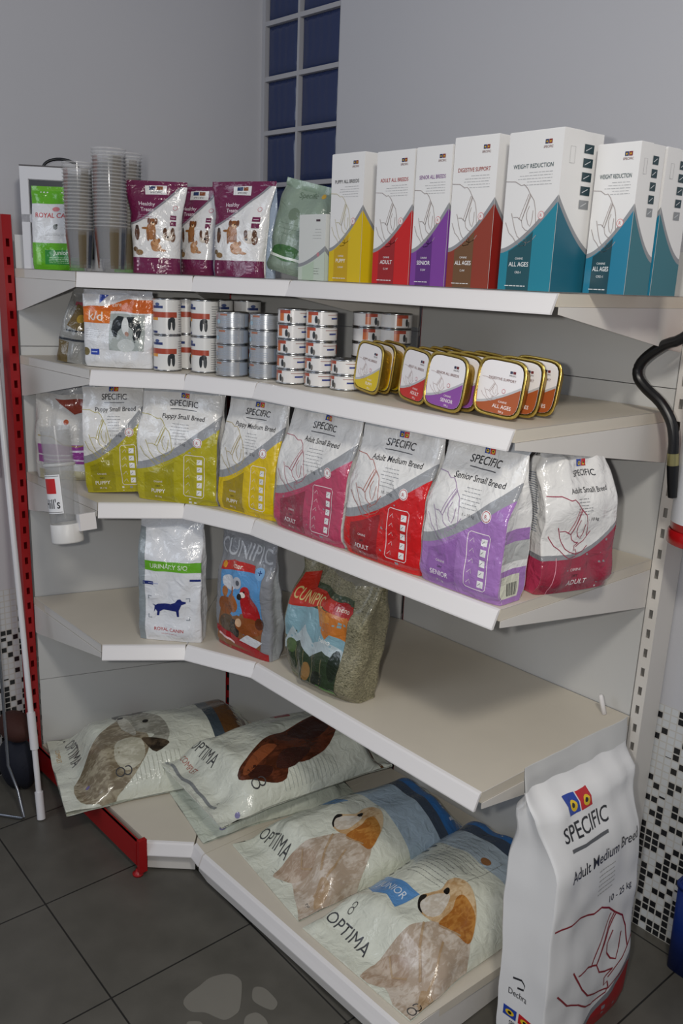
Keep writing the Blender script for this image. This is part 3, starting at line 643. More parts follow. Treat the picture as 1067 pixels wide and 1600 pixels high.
mb.poly(S, [(-.112, .195), (-.112, .268), (-.06, .285), (-.05, .25), (.085, .245), (.085, .215), (.0, .22), (-.05, .205)], film('b52a18'), 4)
mb.text(S, 'CUNIPIC', -.052, .215, .026, film('c9b877'), wmax=.105, layer=5); mb.disc(S, .062, .232, .026, film('a31a18'), 5, .017); mb.text(S, 'heno', .062, .226, .012, film('e8d8c8'), layer=6)
mb.disc(S, .015, .200, .025, film('c98436'), 5, .012); mb.disc(S, .035, .180, .016, film('b56a28'), 5, .012)
mb.disc(S, -.085, .095, .02, film('4c6238'), 5, .018); mb.disc(S, -.02, .05, .016, film('8d6a3c'), 5, .024); mb.disc(S, .02, .04, .02, film('22281e'), 5, .022); mb.disc(S, .07, .09, .016, film('202a1c'), 5, .04)
mb.text(S, 'heno', .03, .140, .014, film('e6e8e4'), layer=6, bold=False); mb.rect(S, .02, .085, .013, .028, film('4c8a34'), 5); mb.rect(S, -.112, -.06, .013, .022, film('3f6a30'), 5)
for i in range(5): mb.line(S, [(-.09 + .03*i, .02), (-.10 + .034*i, .10)], .003, film('6f6a4c'), 5)
B.fin()
b = MB(); b.lathe([(0, 0), (.006, 0), (.006, .045), (.004, .05), (0, .05)], STR, 12); o = b.build('shelf_peg'); o.location = (.752, -.045, z2 + .001); o.rotation_euler = (0, -.35, 0)
tag(o, 'small white peg leaning at the back right of the fourth shelf', 'peg')

def smooth(p, n=3):
    out = []; k = len(p)
    for i in range(k):
        p0, p1, p2, p3 = p[i-1], p[i], p[(i+1) % k], p[(i+2) % k]
        for j in range(n):
            t = j / n; out.append(tuple(.5*((2*p1[a]) + (-p0[a]+p2[a])*t + (2*p0[a]-5*p1[a]+4*p2[a]-p3[a])*t*t + (-p0[a]+3*p1[a]-3*p2[a]+p3[a])*t**3) for a in (0, 1)))
    return out
# ------------------------------------------------------------------ large sacks on the bottom shelf
zb = .1005
GS = 'large dog food sacks lying on the bottom shelf'
def sack(label, org, ang, W, L, T, z0, seed, base='dde0d2', name='dog_food_sack', tilt=0, amp=.006):
    loc = (org[0], org[1], z0)
    rx = Matrix.Rotation(math.radians(ang), 4, 'Z') @ Matrix.Rotation(math.radians(tilt), 4, 'X') @ Matrix.Rotation(-PI/2, 4, 'X')
    tab = [(0, .03), (.07, .10), (.22, .85), (.5, 1), (.85, .95), (.96, .3), (1, .04)]
    B = bag(name, label, 'dog food sack', W, L, T*2, base, loc, 0, te=.04, tab=tab, seed=seed, amp=amp, freq=11, seal=.03, sealc=base, nexp=2.3, nu=34, nv=48, lying=True, group=GS, rot=rx.to_euler(), wtab=[(0, 1.04), (.12, 1.0), (.3, .95), (.8, .95), (1, 1)])
    return B
PUP = dict(body=('c3b2a0', [(.101,.147),(.075,.096),(.053,.043),(.055,-.019),(.081,-.017),(.115,.003),(.162,-.019),(.212,-.04),(.236,-.051),(.244,-.027),(.245,.024),(.247,.091),(.23,.151),(.187,.217),(.156,.193),(.117,.177)]),
  head=('cfae86', [(.045,.179),(.035,.199),(.045,.217),(.058,.247),(.051,.276),(.06,.301),(.088,.31),(.122,.299),(.152,.275),(.172,.248),(.188,.21),(.159,.189),(.123,.176),(.106,.162),(.086,.158),(.066,.162)]),
  face=('d8d0c4', [(.05,.182),(.052,.21),(.066,.235),(.085,.25),(.10,.225),(.108,.19),(.095,.165),(.07,.165)]),
  ear=('b0742e', [(.12,.18),(.116,.227),(.102,.254),(.104,.274),(.126,.277),(.158,.265),(.186,.224),(.186,.202),(.158,.191),(.132,.171)]),
  nose=('1c1a1a', [(.041,.183),(.035,.199),(.045,.209),(.05,.2),(.049,.185),(.059,.172),(.078,.161),(.071,.16),(.056,.167)]),
  eye=('15120f', [(.067,.245),(.065,.259),(.072,.262),(.08,.253),(.079,.244)]),
  paw=('b39a84', [(.055,-.019),(.053,.043),(.092,.069),(.125,.071),(.141,.045),(.117,.006),(.081,-.017)]),
  patch=('a98a64', [(.182,.052),(.212,.06),(.226,.035),(.226,.006),(.203,.02)]))
FUR = dict(body=fur('b3a08c', 'd2c6b8', 90), head=fur('c09a6c', 'dcc29c', 90), face=fur('cdc2b2', 'e2dcd2', 90), ear=fur('a5662a', 'c48a44', 90), paw=fur('aa927c', 'c8b7a5', 90), patch=fur('a98d6c', 'bca487', 90))
def puppy(B, dx, dz, k=1, rot=0, parts=('body', 'paw', 'patch', 'head', 'face', 'ear', 'nose', 'eye')):
    c, s_ = math.cos(rot), math.sin(rot)
    for i, n in enumerate(parts):
        col, pts = PUP[n]; B.mb.poly(B.front, [(dx + (x*c - z*s_)*k, dz + (x*s_ + z*c)*k) for x, z in smooth(pts)], FUR.get(n) or film(col), 3 + i)
    for i, (pl, wd) in enumerate(((((.10, .145), (.13, .10), (.17, .06)), .006), (((.16, .15), (.19, .09), (.20, .02)), .005), (((.075, .06), (.11, .035), (.14, .05)), .004), (((.125, .17), (.15, .185), (.17, .20)), .004))):
        B.mb.line(B.front, [(dx + (x*c - z*s_)*k, dz + (x*s_ + z*c)*k) for x, z in pl], wd, FUR['patch'], 12)
    for i in range(0):
        x, z = .10 + .018*i, .12 - .012*i; q = [(x, z), (x + .008, z - .03), (x + .004, z - .06)]
        B.mb.line(B.front, [(dx + (x*c - z*s_)*k, dz + (x*s_ + z*c)*k) for x, z in q], .003, film('ad977e'), 12)
def cd_mark(B, x, z, s, m=None):
    m = m or film('4a4a4c'); S = B.front
    arc = lambda cx, cz, r, a0, a1: [(cx + r*math.cos(a0 + (a1-a0)*i/12), cz + r*math.sin(a0 + (a1-a0)*i/12)) for i in range(13)]
    B.mb.line(S, arc(x, z, s, 0, 2*PI), s*.28, m, 5); B.mb.line(S, arc(x, z + s*1.7, s*.95, -1.2, 3.6), s*.28, m, 5)
def kibble_ends(B, col, txt, z0, L, W, band='46525c'):
    S = B.front; B.mb.rect(S, -W/2, W/2, z0, L, film(col), 1); B.mb.rect(S, -W/2, W/2, z0 - .035, z0, film(band), 2)
    B.mb.text(S, txt, -.0, z0 + .05, .055, film('c9b48c' if col.startswith('6') else 'c8d4e4'), wmax=W*.8)
GT = film('45474a')
# sack with a grey and white dog, far left
B = sack('large white sack with a grey and white dog picture, furthest left on the bottom shelf', (-.60, -.880), -17, .44, .66, .13, zb + .006, 41)
for _n in ('poly', 'line', 'disc', 'text'):
    pass
S, mb = B.front, B.mb
c12, s12 = math.cos(math.radians(12)), math.sin(math.radians(12))
def q(pts): return [(x*c12 - z*s12, x*s12 + z*c12) for x, z in (smooth(pts) if len(pts) > 4 else pts)]
F1 = fur('7d705a', 'aea48c', 80)
mb.poly(S, q([(.05,.085),(.12,.015),(.20,.005),(.235,.05),(.245,.12),(.215,.19),(.17,.24),(.10,.26),(.035,.25),(-.02,.27),(-.05,.25),(-.02,.19),(.01,.14)]), F1, 2)
mb.poly(S, q([(.09,.17),(.16,.13),(.21,.15),(.20,.21),(.13,.23)]), fur('b4b09c', 'cfccba', 80), 3)
mb.poly(S, q([(-.09,.235),(-.085,.275),(-.05,.31),(.0,.335),(.04,.345),(.10,.335),(.16,.31),(.19,.27),(.15,.25),(.13,.275),(.09,.245),(.04,.225),(-.02,.215)]), fur('8a887c', 'b3b2a6', 80), 4)
mb.poly(S, q([(-.10,.23),(-.07,.30),(-.045,.315),(-.05,.28),(-.07,.245),(-.05,.22)]), film('33302c'), 5)
mb.poly(S, q([(.13,.235),(.16,.235),(.20,.25),(.185,.30),(.16,.285)]), fur('2a221c', '5a4c3c'), 5)
mb.poly(S, q([(-.04,.245),(.03,.245),(.08,.235),(.10,.22),(.03,.21),(-.03,.22)]), fur('a8a496', 'd8d6ca'), 6)
for x, z, r_, c_ in ((.03, .29, .010, '15120f'), (-.045, .235, .010, '1c1a18')): x, z = q([(x, z)])[0]; mb.disc(S, x, z, r_, film(c_), 7)
mb.poly(S, q([(-.16, .36), (-.09, .36), (-.08, .30), (-.15, .30)]), film('8d5a34'), 3)
x, z = q([(-.155, .085)])[0]; mb.text(S, 'OPTIMA', x, z, .034, GT, align='L', rot=-.0, bold=False); mb.text(S, 'COMPLET', x + .03, z - .035, .014, film('c0903c'), align='L', bold=False)
x, z = q([(.225, .125)])[0]; cd_mark(B, x - .02, z, .013); kibble_ends(B, '6b4726', 'OPTIMA', .515, .66, .44); mb.disc(S, .15, .075, .006, film('6b5f96'), 3)
mb.disc(S, -.20, .055, .004, film('222222'), 3)
for i in range(12): mb.line(S, [(.205, .2 + i*.014), (.15, .2 + i*.014)], .0018, film('b3b5a8'), 2)
B.fin()
# pale green sack underneath
B = sack('pale green sack lying under the sack with the chestnut dog', (-.250, -.658), -12, .42, .51, .075, zb, 43, 'd3d9cc', amp=.008)
B.mb.text(B.front, 'OPTIMA', -.20, .085, .026, GT, align='L', bold=False, rot=-.1); B.mb.text(B.front, 'COMPLET', -.19, .055, .010, film('7ea4c4'), align='L', bold=False, rot=-.1); B.mb.small(B.front, -.05, .12, .09, .06, 2, film('9aa09a')); B.mb.disc(B.front, .19, .07, .010, film('8a86a8'), 3); B.fin()
# junior sack, left
B = sack('large sack with a cream puppy, half under the chestnut dog sack', (.195, -.668), -8, .345, .62, .115, zb, 45)
S, mb = B.front, B.mb
puppy(B, -.055, .05, .97, .0); mb.poly(S, [(-.19, .25), (-.08, .27), (-.07, .31), (-.19, .30)], film('6d9ccc'), 2)
mb.rect(S, -.19, .19, .47, .505, film('3f4b5c'), 2); mb.rect(S, -.19, .19, .505, .64, film('2f6aa8'), 1); mb.rect(S, -.19, .19, .36, .47, film('a9bccb'), 1); mb.text(S, 'OPTIMA', 0, .535, .05, film('c8d4e4'), wmax=.3); mb.small(S, -.02, .08, .05, .03, 2, film('8a8d88')); mb.text(S, 'OPTIMA', -.16, .07, .03, GT, align='L', bold=False)
mb.text(S, 'tg', .145, .04, .014, GT, bold=False); B.fin()
# junior sack, right
B = sack('large sack with cream puppy and blue junior label, rightmost on bottom shelf', (.580, -.700), 0, .355, .66, .115, zb, 47)
S, mb = B.front, B.mb
puppy(B, -.035, .018); mb.poly(S, [(-.150, .178), (-.115, .161), (-.07, .168), (-.025, .153), (-.005, .218), (-.055, .225), (-.105, .228), (-.150, .238)], film('5f94cc'), 4); mb.text(S, 'JUNIOR', -.080, .186, .022, film('dfe8f2'), layer=5, rot=-.08, wmax=.10, bold=False)
mb.text(S, 'OPTIMA', -.165, .055, .030, GT, align='L', rot=-.06, bold=False, wmax=.16)
for i in range(4): mb.disc(S, -.142 + .0*i, .225 + .028*i, .007, film('2c2c2e'), 4); mb.disc(S, -.142, .225 + .028*i, .004, film('cfd2c8'), 5)
for i in range(2): mb.disc(S, -.135, .37 + .03*i, .013, film('2c2c2e'), 4, .007)
mb.small(S, -.10, .06, .46, .26, 14, film('8b8d88'), wd=.0018); mb.line(S, [(.05, .22), (.05, .47), (-.11, .47)], .0015, film('8b8d88'), 3); mb.disc(S, .02, .44, .014, film('9a6a40'), 4)
mb.rect(S, -.19, .19, .51, .545, film('3f4b5c'), 2); mb.rect(S, -.19, .19, .545, .66, film('2f6aa8'), 1); mb.rect(S, -.19, .19, .42, .51, film('b5c4ce'), 1); mb.text(S, 'OPTIMA', 0, .585, .05, film('c8d4e4'), wmax=.3)
cd_mark(B, .165, .02, .010); mb.text(S, 'tg', .05, .01, .012, GT, bold=False); cd_mark(B, -.12, .10, .007); B.fin()
# sack with the chestnut dog on top
B = sack('large white sack with a chestnut dog picture, lying on top of the pale green sack', (-.160, -.672), -6, .38, .60, .11, zb + .084, 49, amp=.007)
S, mb = B.front, B.mb; ch = fur('46200f', '6a3520', 80)
def _s(p): return [(x + .038, z + .02) for x, z in smooth(p)]
mb.poly(S, _s([(-.075, .40), (-.045, .30), (-.03, .22), (.02, .14), (.05, .09), (.09, .10), (.125, .16), (.13, .21), (.10, .24), (.11, .30), (.07, .40), (.0, .47), (-.08, .47)]), ch, 3)
mb.poly(S, _s([(.0, .20), (.05, .11), (.075, .11), (.05, .17), (.02, .24)]), film('8a4a2a'), 4); mb.poly(S, _s([(-.06, .36), (-.02, .30), (.03, .36), (.0, .44), (-.06, .44)]), film('381810'), 4); mb.poly(S, _s([(.04, .25), (.09, .2), (.11, .25), (.07, .33)]), film('40201a'), 4); mb.poly(S, _s([(.05, .13), (.09, .11), (.11, .16), (.08, .19)]), film('3c1a12'), 4)
mb.disc(S, -.10, .33, .022, film('e8e8e0'), 4, .03); mb.poly(S, [(-.16, .36), (-.12, .36), (-.11, .41), (-.15, .42)], film('b01c2c'), 4)
mb.text(S, 'OPTIMA', -.165, .085, .030, GT, align='L', rot=-.03, bold=False); mb.text(S, 'COMPLET', -.16, .048, .017, film('b06a5c'), align='L', rot=-.03, bold=False); mb.small(S, -.165, -.10, .135, .128, 1, film('77797a')); mb.line(S, [(-.185, .018), (-.02, .016), (.12, .02)], .010, film('8b8f90'), 3)
cd_mark(B, .15, .135, .012); mb.disc(S, .175, .06, .008, film('8a86b0'), 3); mb.text(S, 'c', .10, .035, .014, GT, bold=False)
for i in range(14): mb.line(S, [(.185, .22 + i*.014), (.145, .22 + i*.014)], .0018, film('b3b8b0'), 2)
mb.rect(S, -.2, .2, .56, .70, film('6b4726'), 1); B.fin()

# ------------------------------------------------------------------ tall sack on the floor
W, H = .325, .70
B = bag('dog_food_sack', 'tall white sack with a red line drawing of a dog, standing on the floor', 'dog food sack', W, H, .135, 'e6e6e6', (.908, -.340, .001), math.radians(89.5), te=.9, seed=53, amp=.0045, freq=15, seal=.055, sealc='d2d2d0', part='paper', nu=26, nv=40, lean=.04, tab=[(0, .9), (.05, 1), (.66, 1), (.84, .62), (.915, .08), (1, .02)], wtab=[(0, .98), (.3, 1.0), (.7, 1.0), (.9, 1.14), (1, 1.15)], bigamp=.0015)
mb, S = B.mb, B.front
mb.poly(S, [(-W/2, 0), (W/2, 0), (W/2, .13), (W*.3, .07), (0, .035), (-W/2, .022)], paper('a01c22'), 2); mb.poly(S, [(-W/2, 0), (W/2, 0), (W/2, .155), (W*.3, .09), (0, .05), (-W/2, .035)], paper('85868c'), 1)
eyes(mb, S, -.045, .578, .034); mb.text(S, 'SPECIFIC', -.040, .532, .034, BK, wmax=.145); mb.poly(S, [(-.10, .508), (.025, .508), (.025, .516), (-.10, .516)], paper('606266'), 3)
mb.text(S, 'Adult Medium Breed', .015, .450, .027, BK, wmax=.265); mb.small(S, -.01, .085, .435, .365, 6, paper('9a9b96'), wd=.002); mb.text(S, '10 - 25 kg', .088, .330, .017, BK, wmax=.09)
dog_line(mb, S, -.155, .075, .315, .275, paper('8e2430'), .0042)
S = B.left; mb.line(S, [(-.45, .18), (-.1, .185), (.05, .175), (-.0, .163), (-.25, .160)], .005, BK, 3); mb.text(S, 'Dechra', -.2, .135, .016, paper('3a3c42'), sx=12); eyes_s = None
for k, c in ((-.35, '1b3f9e'), (.35, 'c01a22')):
    mb.rect(S, k - .3 - .1, k + .3 - .1, .075, .10, paper(c), 3); mb.disc(S, k - .1, .087, .2, paper('e0bc1a'), 4, .007); mb.disc(S, k - .1, .087, .09, paper('111111'), 5, .004)
mb.text(S, 'SPECIFIC', -.1, .055, .014, BK, sx=9); mb.rect(S, -1, 1, 0, .02, paper('a01c22'), 2)
B.fin()

# ------------------------------------------------------------------ second shelf: tins, trays, bags
z4 = 1.381
loc, a, W = on_edge((-.475, -.795), (-.335, -.672), .05, z4)
B = bag('pet_food_bag', 'white and orange bag with a black and white dog, left on the second shelf', 'pet food bag', W, .20, .06, 'dfe0e2', loc, a, te=.25, seed=61, amp=.006, seal=.012, sealc='c9cdd4', nexp=2.4, tab=[(0, .7), (.12, 1), (.5, .9), (.93, .2), (1, .04)])
S, mb = B.front, B.mb
mb.rect(S, -.095, -.018, .115, .150, film('dd7420'), 2); mb.text(S, 'k/d', -.056, .122, .024, film('f0e6dc'), layer=3)
mb.poly(S, [(-.095, .150), (.095, .142), (.095, .178), (.03, .178), (-.03, .160), (-.095, .155)], film('cf6420'), 2); mb.text(S, 'care', .0, .158, .012, film('f0d8c4'), layer=3)
mb.rect(S, -.018, .075, .045, .140, film('a9b0ac'), 1); dk = film('23292a')
mb.poly(S, [(.022, .132), (.005, .134), (-.008, .122), (-.012, .10), (-.006, .082), (.002, .08), (.006, .095), (.016, .104)], dk, 2); mb.poly(S, [(.030, .132), (.050, .134), (.064, .122), (.068, .10), (.062, .078), (.052, .066), (.046, .082), (.048, .10), (.038, .108)], dk, 2); mb.disc(S, .027, .108, .010, film('dfe2e0'), 3, .022); mb.disc(S, .03, .09, .006, film('b08a7a'), 4); mb.disc(S, .028, .06, .024, film('c9cecc'), 2, .018)
mb.small(S, -.085, -.03, .10, .075, 5, film('a6a8ac')); mb.rect(S, -.07, -.045, .033, .048, film('2b46a8'), 2); mb.rect(S, -.067, -.05, .039, .042, film('b8c4e8'), 3); mb.disc(S, -.085, .040, .011, film('75683c'), 3); mb.poly(S, [(-.045, .165), (-.02, .19), (-.045, .19)], film('2b46a8'), 3); B.fin()
B = bag('treat_pouch', 'narrow silver and brown pouch at the left end of the second shelf', 'treat pouch', .085, .20, .05, '8f8f8c', (-.578, -.772, z4 + .001), math.radians(40), te=.3, seed=63, amp=.007, seal=.015, sealc='9a9a98', nexp=2.2, lean=.02, wtab=[(0, 1.1), (.3, 1), (1, .5)])
S, mb = B.front, B.mb; mb.poly(S, [(-.043, 0), (-.01, 0), (-.01, .055), (-.043, .06)], film('6a5a38'), 1); mb.poly(S, [(-.02, .10), (.043, .08), (.043, .15), (.0, .16)], film('6d5a34'), 2); mb.disc(S, .02, .12, .012, film('a98a3a'), 3); mb.rect(S, -.043, .043, .06, .066, film('30343a'), 2); mb.rect(S, -.02, .043, .085, .089, film('30343a'), 3); B.mb.rect(S, -.01, .02, .155, .165, film('a0505a'), 2); B.root.rotation_euler[1] = math.radians(6); B.fin()
metal = mat('c4c6c8', .22, 1); metald = mat('8d9094', .3, 1)
def can(r, h, kind):
    root = empty('food_tin', '', 'food tin'); b = MB()
    hh = h * .5; n = 40
    xs = lins(-PI, PI, n); S = Surf(xs, lins(.0035, h - .0035, 4), lambda x, z: (r * math.sin(x), -r * math.cos(x), z))
    base = mat({'kd': 'dfdedb', 'tuna': 'b9bcc0', 'five': 'dcdad8'}[kind], .25, .0 if kind != 'tuna' else .55, .4)
    b.surf(S, base)
    ink = lambda c: mat(c, .3, 0, .4)
    if kind == 'kd':
        b.rect(S, -1.5, 1.0, h*.48, h*.63, ink('a8442c'), 1); b.rect(S, -1.5, -.45, h*.40, h*.48, ink('e09a3c'), 1); b.rect(S, -.95, -.05, h*.73, h*.80, ink('25366e'), 1); b.disc(S, -.5, h*.84, .2, ink('4a5a8a'), 1, .004)
        b.disc(S, .40, h*.30, .12, ink('23272a'), 2, .015, rot=.0); b.disc(S, .72, h*.30, .13, ink('2c3033'), 2, .016); b.disc(S, .62, h*.42, .22, ink('23272a'), 2, .007)
        b.rect(S, -1.3, -.5, h*.05, h*.11, ink('25366e'), 1); pass
        for i in range(12): b.rect(S, 1.15, 2.4, h*.1 + i*h*.065, h*.1 + i*h*.065 + .0012, ink('77797c'), 1)
        for i in range(5): b.rect(S, -3.0, -1.7, h*.2 + i*h*.1, h*.2 + i*h*.1 + .0012, ink('77797c'), 1)
    elif kind == 'tuna':
        b.rect(S, .75, 1.55, h*.12, h*.88, ink('8d97a6'), 1); b.rect(S, -.95, -.45, h*.78, h*.88, ink('a8664a'), 1)
        for i in range(3): b.rect(S, -.9, .35, h*.35 + i*h*.12, h*.35 + i*h*.12 + .0010, ink('9aa6b4'), 1)
        b.disc(S, -1.1, h*.4, .16, ink('9fbccc'), 1, .006)
    else:
        b.rect(S, -1.35, -.55, h*.70, h*.92, ink('a8442c'), 1); b.rect(S, -1.35, -1.0, h*.2, h*.70, ink('c86a34'), 1); b.disc(S, -.66, h*.42, .10, ink('2b2f32'), 2, .009); b.disc(S, -.50, h*.3, .09, ink('6d6a66'), 2, .007)
        b.rect(S, .35, .95, h*.45, h*.56, ink('2c3c82'), 2); b.rect(S, .1, 1.3, h*.72, h*.76, ink('9a6a60'), 1); b.rect(S, 1.2, 1.5, h*.2, h*.8, ink('b45034'), 1)
        for i in range(4): b.rect(S, 1.6, 2.6, h*.2 + i*h*.16, h*.2 + i*h*.16 + .0012, ink('8a8c90'), 1)
    b.build('tin_body', root)
    m_ = MB(); m_.lathe([(r, h - .0036), (r + .0012, h - .0030), (r + .0012, h - .0006), (r - .0005, h), (r - .0025, h - .0006), (r - .003, h - .003), (r*.6, h - .0028), (r*.55, h - .002), (0, h - .002)], metal, n); m_.build('tin_lid', root)
    m_ = MB(); m_.lathe([(0, .002), (r - .003, .0025), (r - .002, .0003), (r + .0012, .0006), (r + .0012, .003), (r, .0036)], metal, n); m_.build('bottom_rim', root)
    return root
def tins(kind, r, h, cols, group):
    proto = None
    for (x, y, n, rz, desc) in cols:
        for k in range(n):
            place = ['bottom', 'second from bottom', 'third from bottom', 'fourth from bottom', 'topmost'][k] if n > 2 else ['bottom', 'top'][k]
            if k == n - 1 and n > 2: place = 'topmost'
            lab = '%s, %s of its stack' % (desc, place)
            loc = (x, y, z4 + k * h)
            if proto is None: proto = can(r, h - .0004, kind); o = proto; o['label'] = lab; o['group'] = group; o.location = loc; o.rotation_euler = (0, 0, rz)
            else: copy_tree(proto, loc, rz + (k * .13 if kind != 'kd' else k*.05), lab, group)
VA = math.radians(48)
tins('kd', .0365, .0935, [(-.322, -.627, 2, VA - .1, 'tall orange-banded tin beside the orange bag'), (-.250, -.556, 2, VA - .55, 'tall orange-banded tin beside the short silver tins'),
     (-.345, -.553, 2, VA + .1, 'tall tin seen in the gap between the front stacks'), (-.300, -.475, 2, VA + .9, 'tall tin in back row behind the two front stacks'), (-.248, -.420, 2, VA + 1.0, 'tall tin in back row behind the short silver tins')], 'tall tins on the second shelf')
tins('tuna', .0415, .0405, [(-.152, -.536, 4, VA - .15, 'short silver tin in left silver stack'), (-.073, -.488, 4, VA - .25, 'short silver tin in right silver stack')], 'short silver tins on the second shelf')
tins('five', .0375, .0360, [(.042, -.492, 5, VA - .1, 'flat orange tin in leftmost five-high stack'), (.121, -.467, 5, VA - .2, 'flat orange tin in second five-high stack')], 'flat orange tins on the second shelf')
tins('five', .0375, .0360, [(.196, -.449, 2, VA - .3, 'flat orange tin in low stack beside yellow tray'), (.176, -.365, 5, VA + .6, 'flat tin in the five-high stack standing behind'), (.236, -.330, 5, VA + .8, 'flat tin in the rearmost five-high stack')], 'flat orange tins on the second shelf')
# foil trays standing on edge
gold = mat('b8973c', .28, .85, 0, .2, 90); goldr = mat('cbb05a', .25, .8)
def se(u, a, n=5): # rounded square outline
    c, s_ = math.cos(u), math.sin(u); k = (abs(c)**n + abs(s_)**n) ** (-1/n); return (a*k*c, a*k*s_)
def tray(col, title, foot):
    root = empty('foil_tray', '', 'foil tray'); R = .0575; n = 48
    ang = [2*PI*i/n for i in range(n+1)]
    def ring(a, y): return [(se(u, a)[0], y, R + se(u, a)[1]) for u in ang]
    b = MB(); rg = [ring(R, -.001), ring(R, .0015), ring(R - .006, .002)]
    for k in range(1, 7): rg.append(ring(R - .007 - .0012*k - (.0012 if k % 2 else 0), .002 + .0055*k))
    rg += [ring(.02, .037), ring(.0005, .037)]
    b.grid([[rg[j][i] for j in range(len(rg))] for i in range(n+1)], gold); b.build('tray_body', root)
    b = MB(); rim = [ring(R, -.001), ring(R - .001, -.0022), ring(R - .004, -.0022), ring(R - .005, -.0012)]
    b.grid([[rim[j][i] for j in range(4)] for i in range(n+1)], goldr, flip=True)
    b.build('rim', root)
    b = MB(); a = R - .0068
    S = Surf(lins(-R, R, 2), lins(0, 2*R, 2), lambda x, z: (x, -.0014, z))
    ol = [(se(u, a)[0], R + se(u, a)[1]) for u in ang[:-1]]
    b.face([(x, -.0014, z) for x, z in ol], card('ece9ea'))
    inside = lambda p: abs(p[0])**5 + abs(p[1]-R)**5 < a**5
    pts = [(-a*.98, .022)] + [p for p in [(se(u, a*.995)[0], R + se(u, a*.995)[1]) for u in lins(PI*1.18, 2*PI + .42, 26)]]
    crv = [(x, .026 + .040 * ((x + a) / (2*a)) ** 1.5) for x in lins(a*.96, -a*.94, 12)]
    low = [p for p in [(se(u, a*.995)[0], R + se(u, a*.995)[1]) for u in lins(PI, 2*PI, 30)]]
    right = [(se(u, a*.995)[0], R + se(u, a*.995)[1]) for u in lins(0.05, .28, 4)]
    b.poly(S, low + right[:3] + crv, card('b9babd'), 1); crv2 = [(x, z - .005) for x, z in crv]
    b.poly(S, low + right[:1] + crv2, card(col), 2)
    b.text(S, title, .004, .072, .0052, card('77504e'), wmax=.065); b.text(S, 'SPECIFIC', .026, .083, .003, card('444444')); b.rect(S, .019, .025, .088, .093, card('27304c'), 3); b.rect(S, .026, .032, .088, .093, card('6e2026'), 3)
    dog_line(b, S, -.044, .028, .046, .046, card('a58f8c'), .0006); b.disc(S, .012, .052, .0045, card('c98a92'), 3); b.disc(S, .012, .052, .0032, card('ece9ea'), 4)
    b.text(S, foot, .014, .018, .0075, card('f4efec')); b.text(S, 'CANINE', .014, .029, .004, card('f0e4e0')); b.text(S, '300 g', .014, .010, .004, card('f0e4e0'))
    b.build('printed_lid', root); return root
TR = [('d9bd18', 'PUPPY ALL BREEDS', 'PUPPY', (.285, -.470), -12, 3, .033, 'golden foil tray with a yellow lid print'), ('c42a26', 'ADULT ALL BREEDS', 'ADULT', (.452, -.492), -15, 4, .033, 'golden foil tray with a red lid print'),
      ('8c4fa0', 'SENIOR ALL BREEDS', 'SENIOR', (.566, -.520), -3, 4, .038, 'golden foil tray with a purple lid print'), ('a8552a', 'DIGESTIVE SUPPORT', 'ALL AGES', (.680, -.488), 4, 3, .050, 'golden foil tray with a brown lid print')]
ords = ['foremost of its row', 'second in its row', 'third in its row', 'last in its row']
for col, ti, ft, (x, y), ad, n, dy, lab in TR:
    p = tray(col, ti, ft); p['group'] = 'foil trays on the second shelf'
    rng = random.Random(len(ti))
    for k in range(n):
        loc = (x + k*.004, y + k*dy, z4 + .0045); rz = math.radians(ad + rng.uniform(-2, 2)*(k > 0))
        rt = (math.radians(-5), math.radians(4), rz)
        l2 = lab + ', ' + (ords[k] if k < n-1 or k == 0 else 'rearmost of its row')
        if k == 0: p.location = loc; p.rotation_euler = rt; p['label'] = l2
        else: copy_tree(p, loc, 0, l2, 'foil trays on the second shelf', rt)

